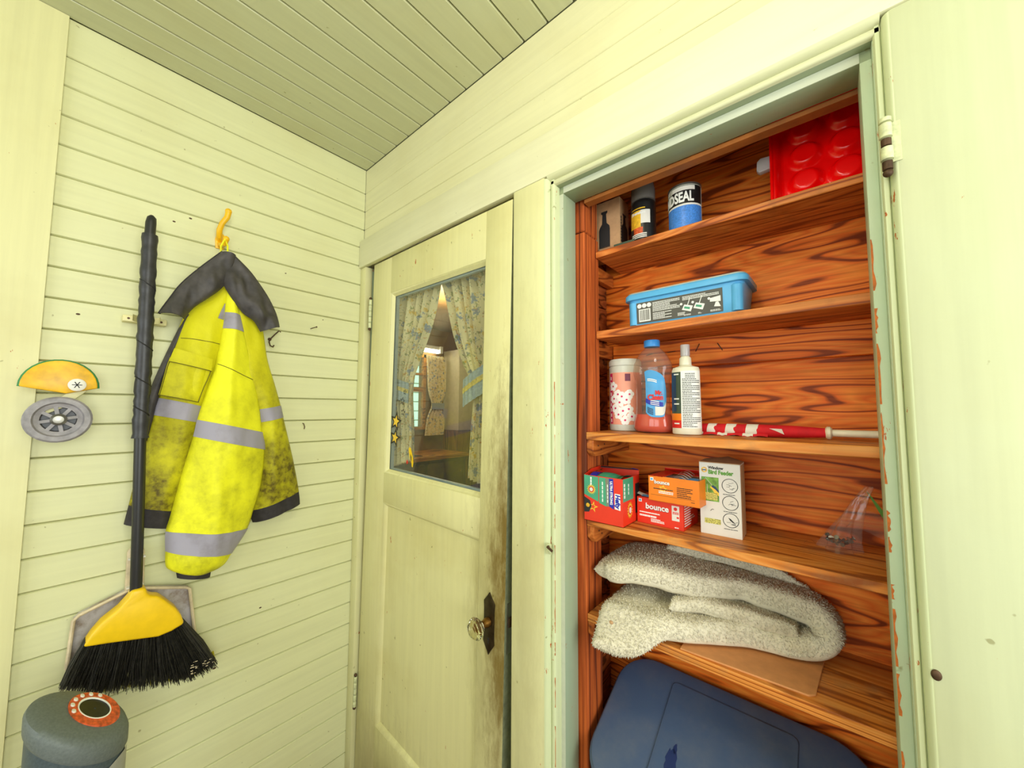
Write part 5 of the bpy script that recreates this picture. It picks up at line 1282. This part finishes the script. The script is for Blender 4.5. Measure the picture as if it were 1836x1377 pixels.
# lower strip runs right, turns over and comes back left as the upper strip
lowL = ribbon([(0, .030), (.10, .030), (.20, .028), (.30, .027), (.38, .027), (.425, .038), (.440, .062), (.420, .088), (.37, .097), (.30, .101), (.22, .104), (.15, .110), (.09, .118), (.03, .112), (-.035, .100)], .026,
    lambda s: .022+.40*s-.02*math.sin(s*14) if s > 0 else .03, lambda s: .292-.0*s, 1)
fold1 = ribbon([(.155, .066), (.21, .070), (.28, .066), (.35, .060), (.395, .056)], .017, lambda s: .040+.40*s, lambda s: .20+.2*s, 4)
upB = ribbon([(.10, .135), (.18, .148), (.27, .146), (.35, .130), (.41, .104)], .018, lambda s: .165+.24*s, lambda s: .298, 5)
tuft = MB(); rt_ = random.Random(31)
for nm, (fn, a_, b_) in (('folded_strip', lowL), ('inner_fold', fold1), ('rear_fold', upB)):
    mb = MB().grid(fn, a_, b_, closed=True, caps=True); mb.build(nm, 'mat', mt_, ang=80)
    cols = a_
    for j in range(0, b_):
        for i in range(0, cols):
            p0 = Vector(mb.v[j*cols+i]); p1 = Vector(mb.v[j*cols+(i+1) % cols]); p2 = Vector(mb.v[(j+1)*cols+(i+1) % cols]); p3 = Vector(mb.v[(j+1)*cols+i])
            nrm = (p1-p0).cross(p3-p0)
            ar = nrm.length
            if ar < 1e-9: continue
            cen_ = (p0+p1+p2+p3)/4; nrm.normalize()
            # outward: away from the layer's own ring centre
            ctr = sum((Vector(mb.v[j*cols+k]) for k in range(0, cols, 6)), Vector())/len(range(0, cols, 6))
            if nrm.dot(cen_-ctr) < 0: nrm = -nrm
            if nrm.z < -.15 and cen_.y > -.095: continue
            for _ in range(max(1, min(18, int(ar/1.1e-5)))):
                u, w_ = rt_.random(), rt_.random(); q_ = p0.lerp(p1, u).lerp(p3.lerp(p2, u), w_)
                d = (nrm+Vector((rt_.uniform(-.6, .6), rt_.uniform(-.6, .6), rt_.uniform(-.9, .2)))).normalized()*rt_.uniform(.003, .0058)
                sd = d.cross(Vector((rt_.uniform(-1, 1), rt_.uniform(-1, 1), rt_.uniform(-1, 1)))).normalized()*.0016; s2 = d.cross(sd).normalized()*.0014
                tuft._add([q_+sd, q_-sd*.6+s2, q_-sd*.6-s2, q_+d], [(0, 1, 3), (1, 2, 3), (2, 0, 3)])
o = tuft.build('pile', 'mat', mt_, fix=False, ang=180); o['kind'] = 'stuff'
MB().ball(Vector((1.135, .022, Z5+.035))-MO, .005, 6, (1, .6, .8)).build('dry_leaf_scrap', 'card', mt_)

# ================================================================== TOTE below the shelves
tt = thing('storage_tote', 'scuffed blue plastic storage tote with slanting lid under the lowest shelf', 'tote', (1.318, .141, .021))
def trr(hx, hy, r, z, slope_=0.0):
    pts = []
    for cx, cy_, a in ((hx-r, -hy+r, -PI/2), (hx-r, hy-r, 0), (-hx+r, hy-r, PI/2), (-hx+r, -hy+r, PI)):
        for k in range(9):
            y = cy_+r*math.sin(a+PI/2*k/8); pts.append((cx+r*math.cos(a+PI/2*k/8), y, z+slope_*y))
    return pts
b = MB(); loops(b, [trr(.22, .115, .05, 0), trr(.225, .118, .055, .006), trr(.24, .128, .07, .62, .456)]); b.build('body', 'tote', tt, ang=40)
LT = (math.radians(24.5), 0, 0); LZ = (0, 0, .666)
b = MB(); loops(b, [trr(.258, .158, .085, -.036), trr(.261, .161, .086, -.033), trr(.261, .161, .086, -.012), trr(.255, .155, .082, -.003), trr(.246, .147, .078, 0), trr(.150, .100, .03, .000)]); lid = b.build('lid', 'tote', tt, LZ, LT, ang=32)
b = MB(); loops(b, [trr(.128, .122, .012, .0002), trr(.126, .120, .012, .0035), trr(.120, .114, .010, .0045)])
b.v = [(x+.002, y, z) for x, y, z in b.v]; b.build('lid_panel', 'tote', lid, ang=25)
def blot(cx, cy, r, seed, n=22, st=(1, 1)):
    rq = random.Random(seed); b = MB(); pts = [(cx+st[0]*r*(.6+.5*rq.random())*math.cos(2*PI*k/n), cy+st[1]*r*(.6+.5*rq.random())*math.sin(2*PI*k/n), .0049) for k in range(n)]
    b._add(pts, [tuple(range(n))]); return b
for i, (cx, cy, r, st) in enumerate(((-.085, -.045, .022, (.6, 1.3)), (-.072, -.07, .013, (1.2, .8)), (-.01, -.075, .013, (1.4, .7)), (-.083, -.02, .007, (.6, 1.6)))):
    blot(cx, cy, r, i+3, st=st).build('damp_mark', 'totewet', lid, fix=False)
struct(MB().box(.995, 1.622, -.02, CB, 0.0005, .02).build('floor_closet', 'sideplank'))
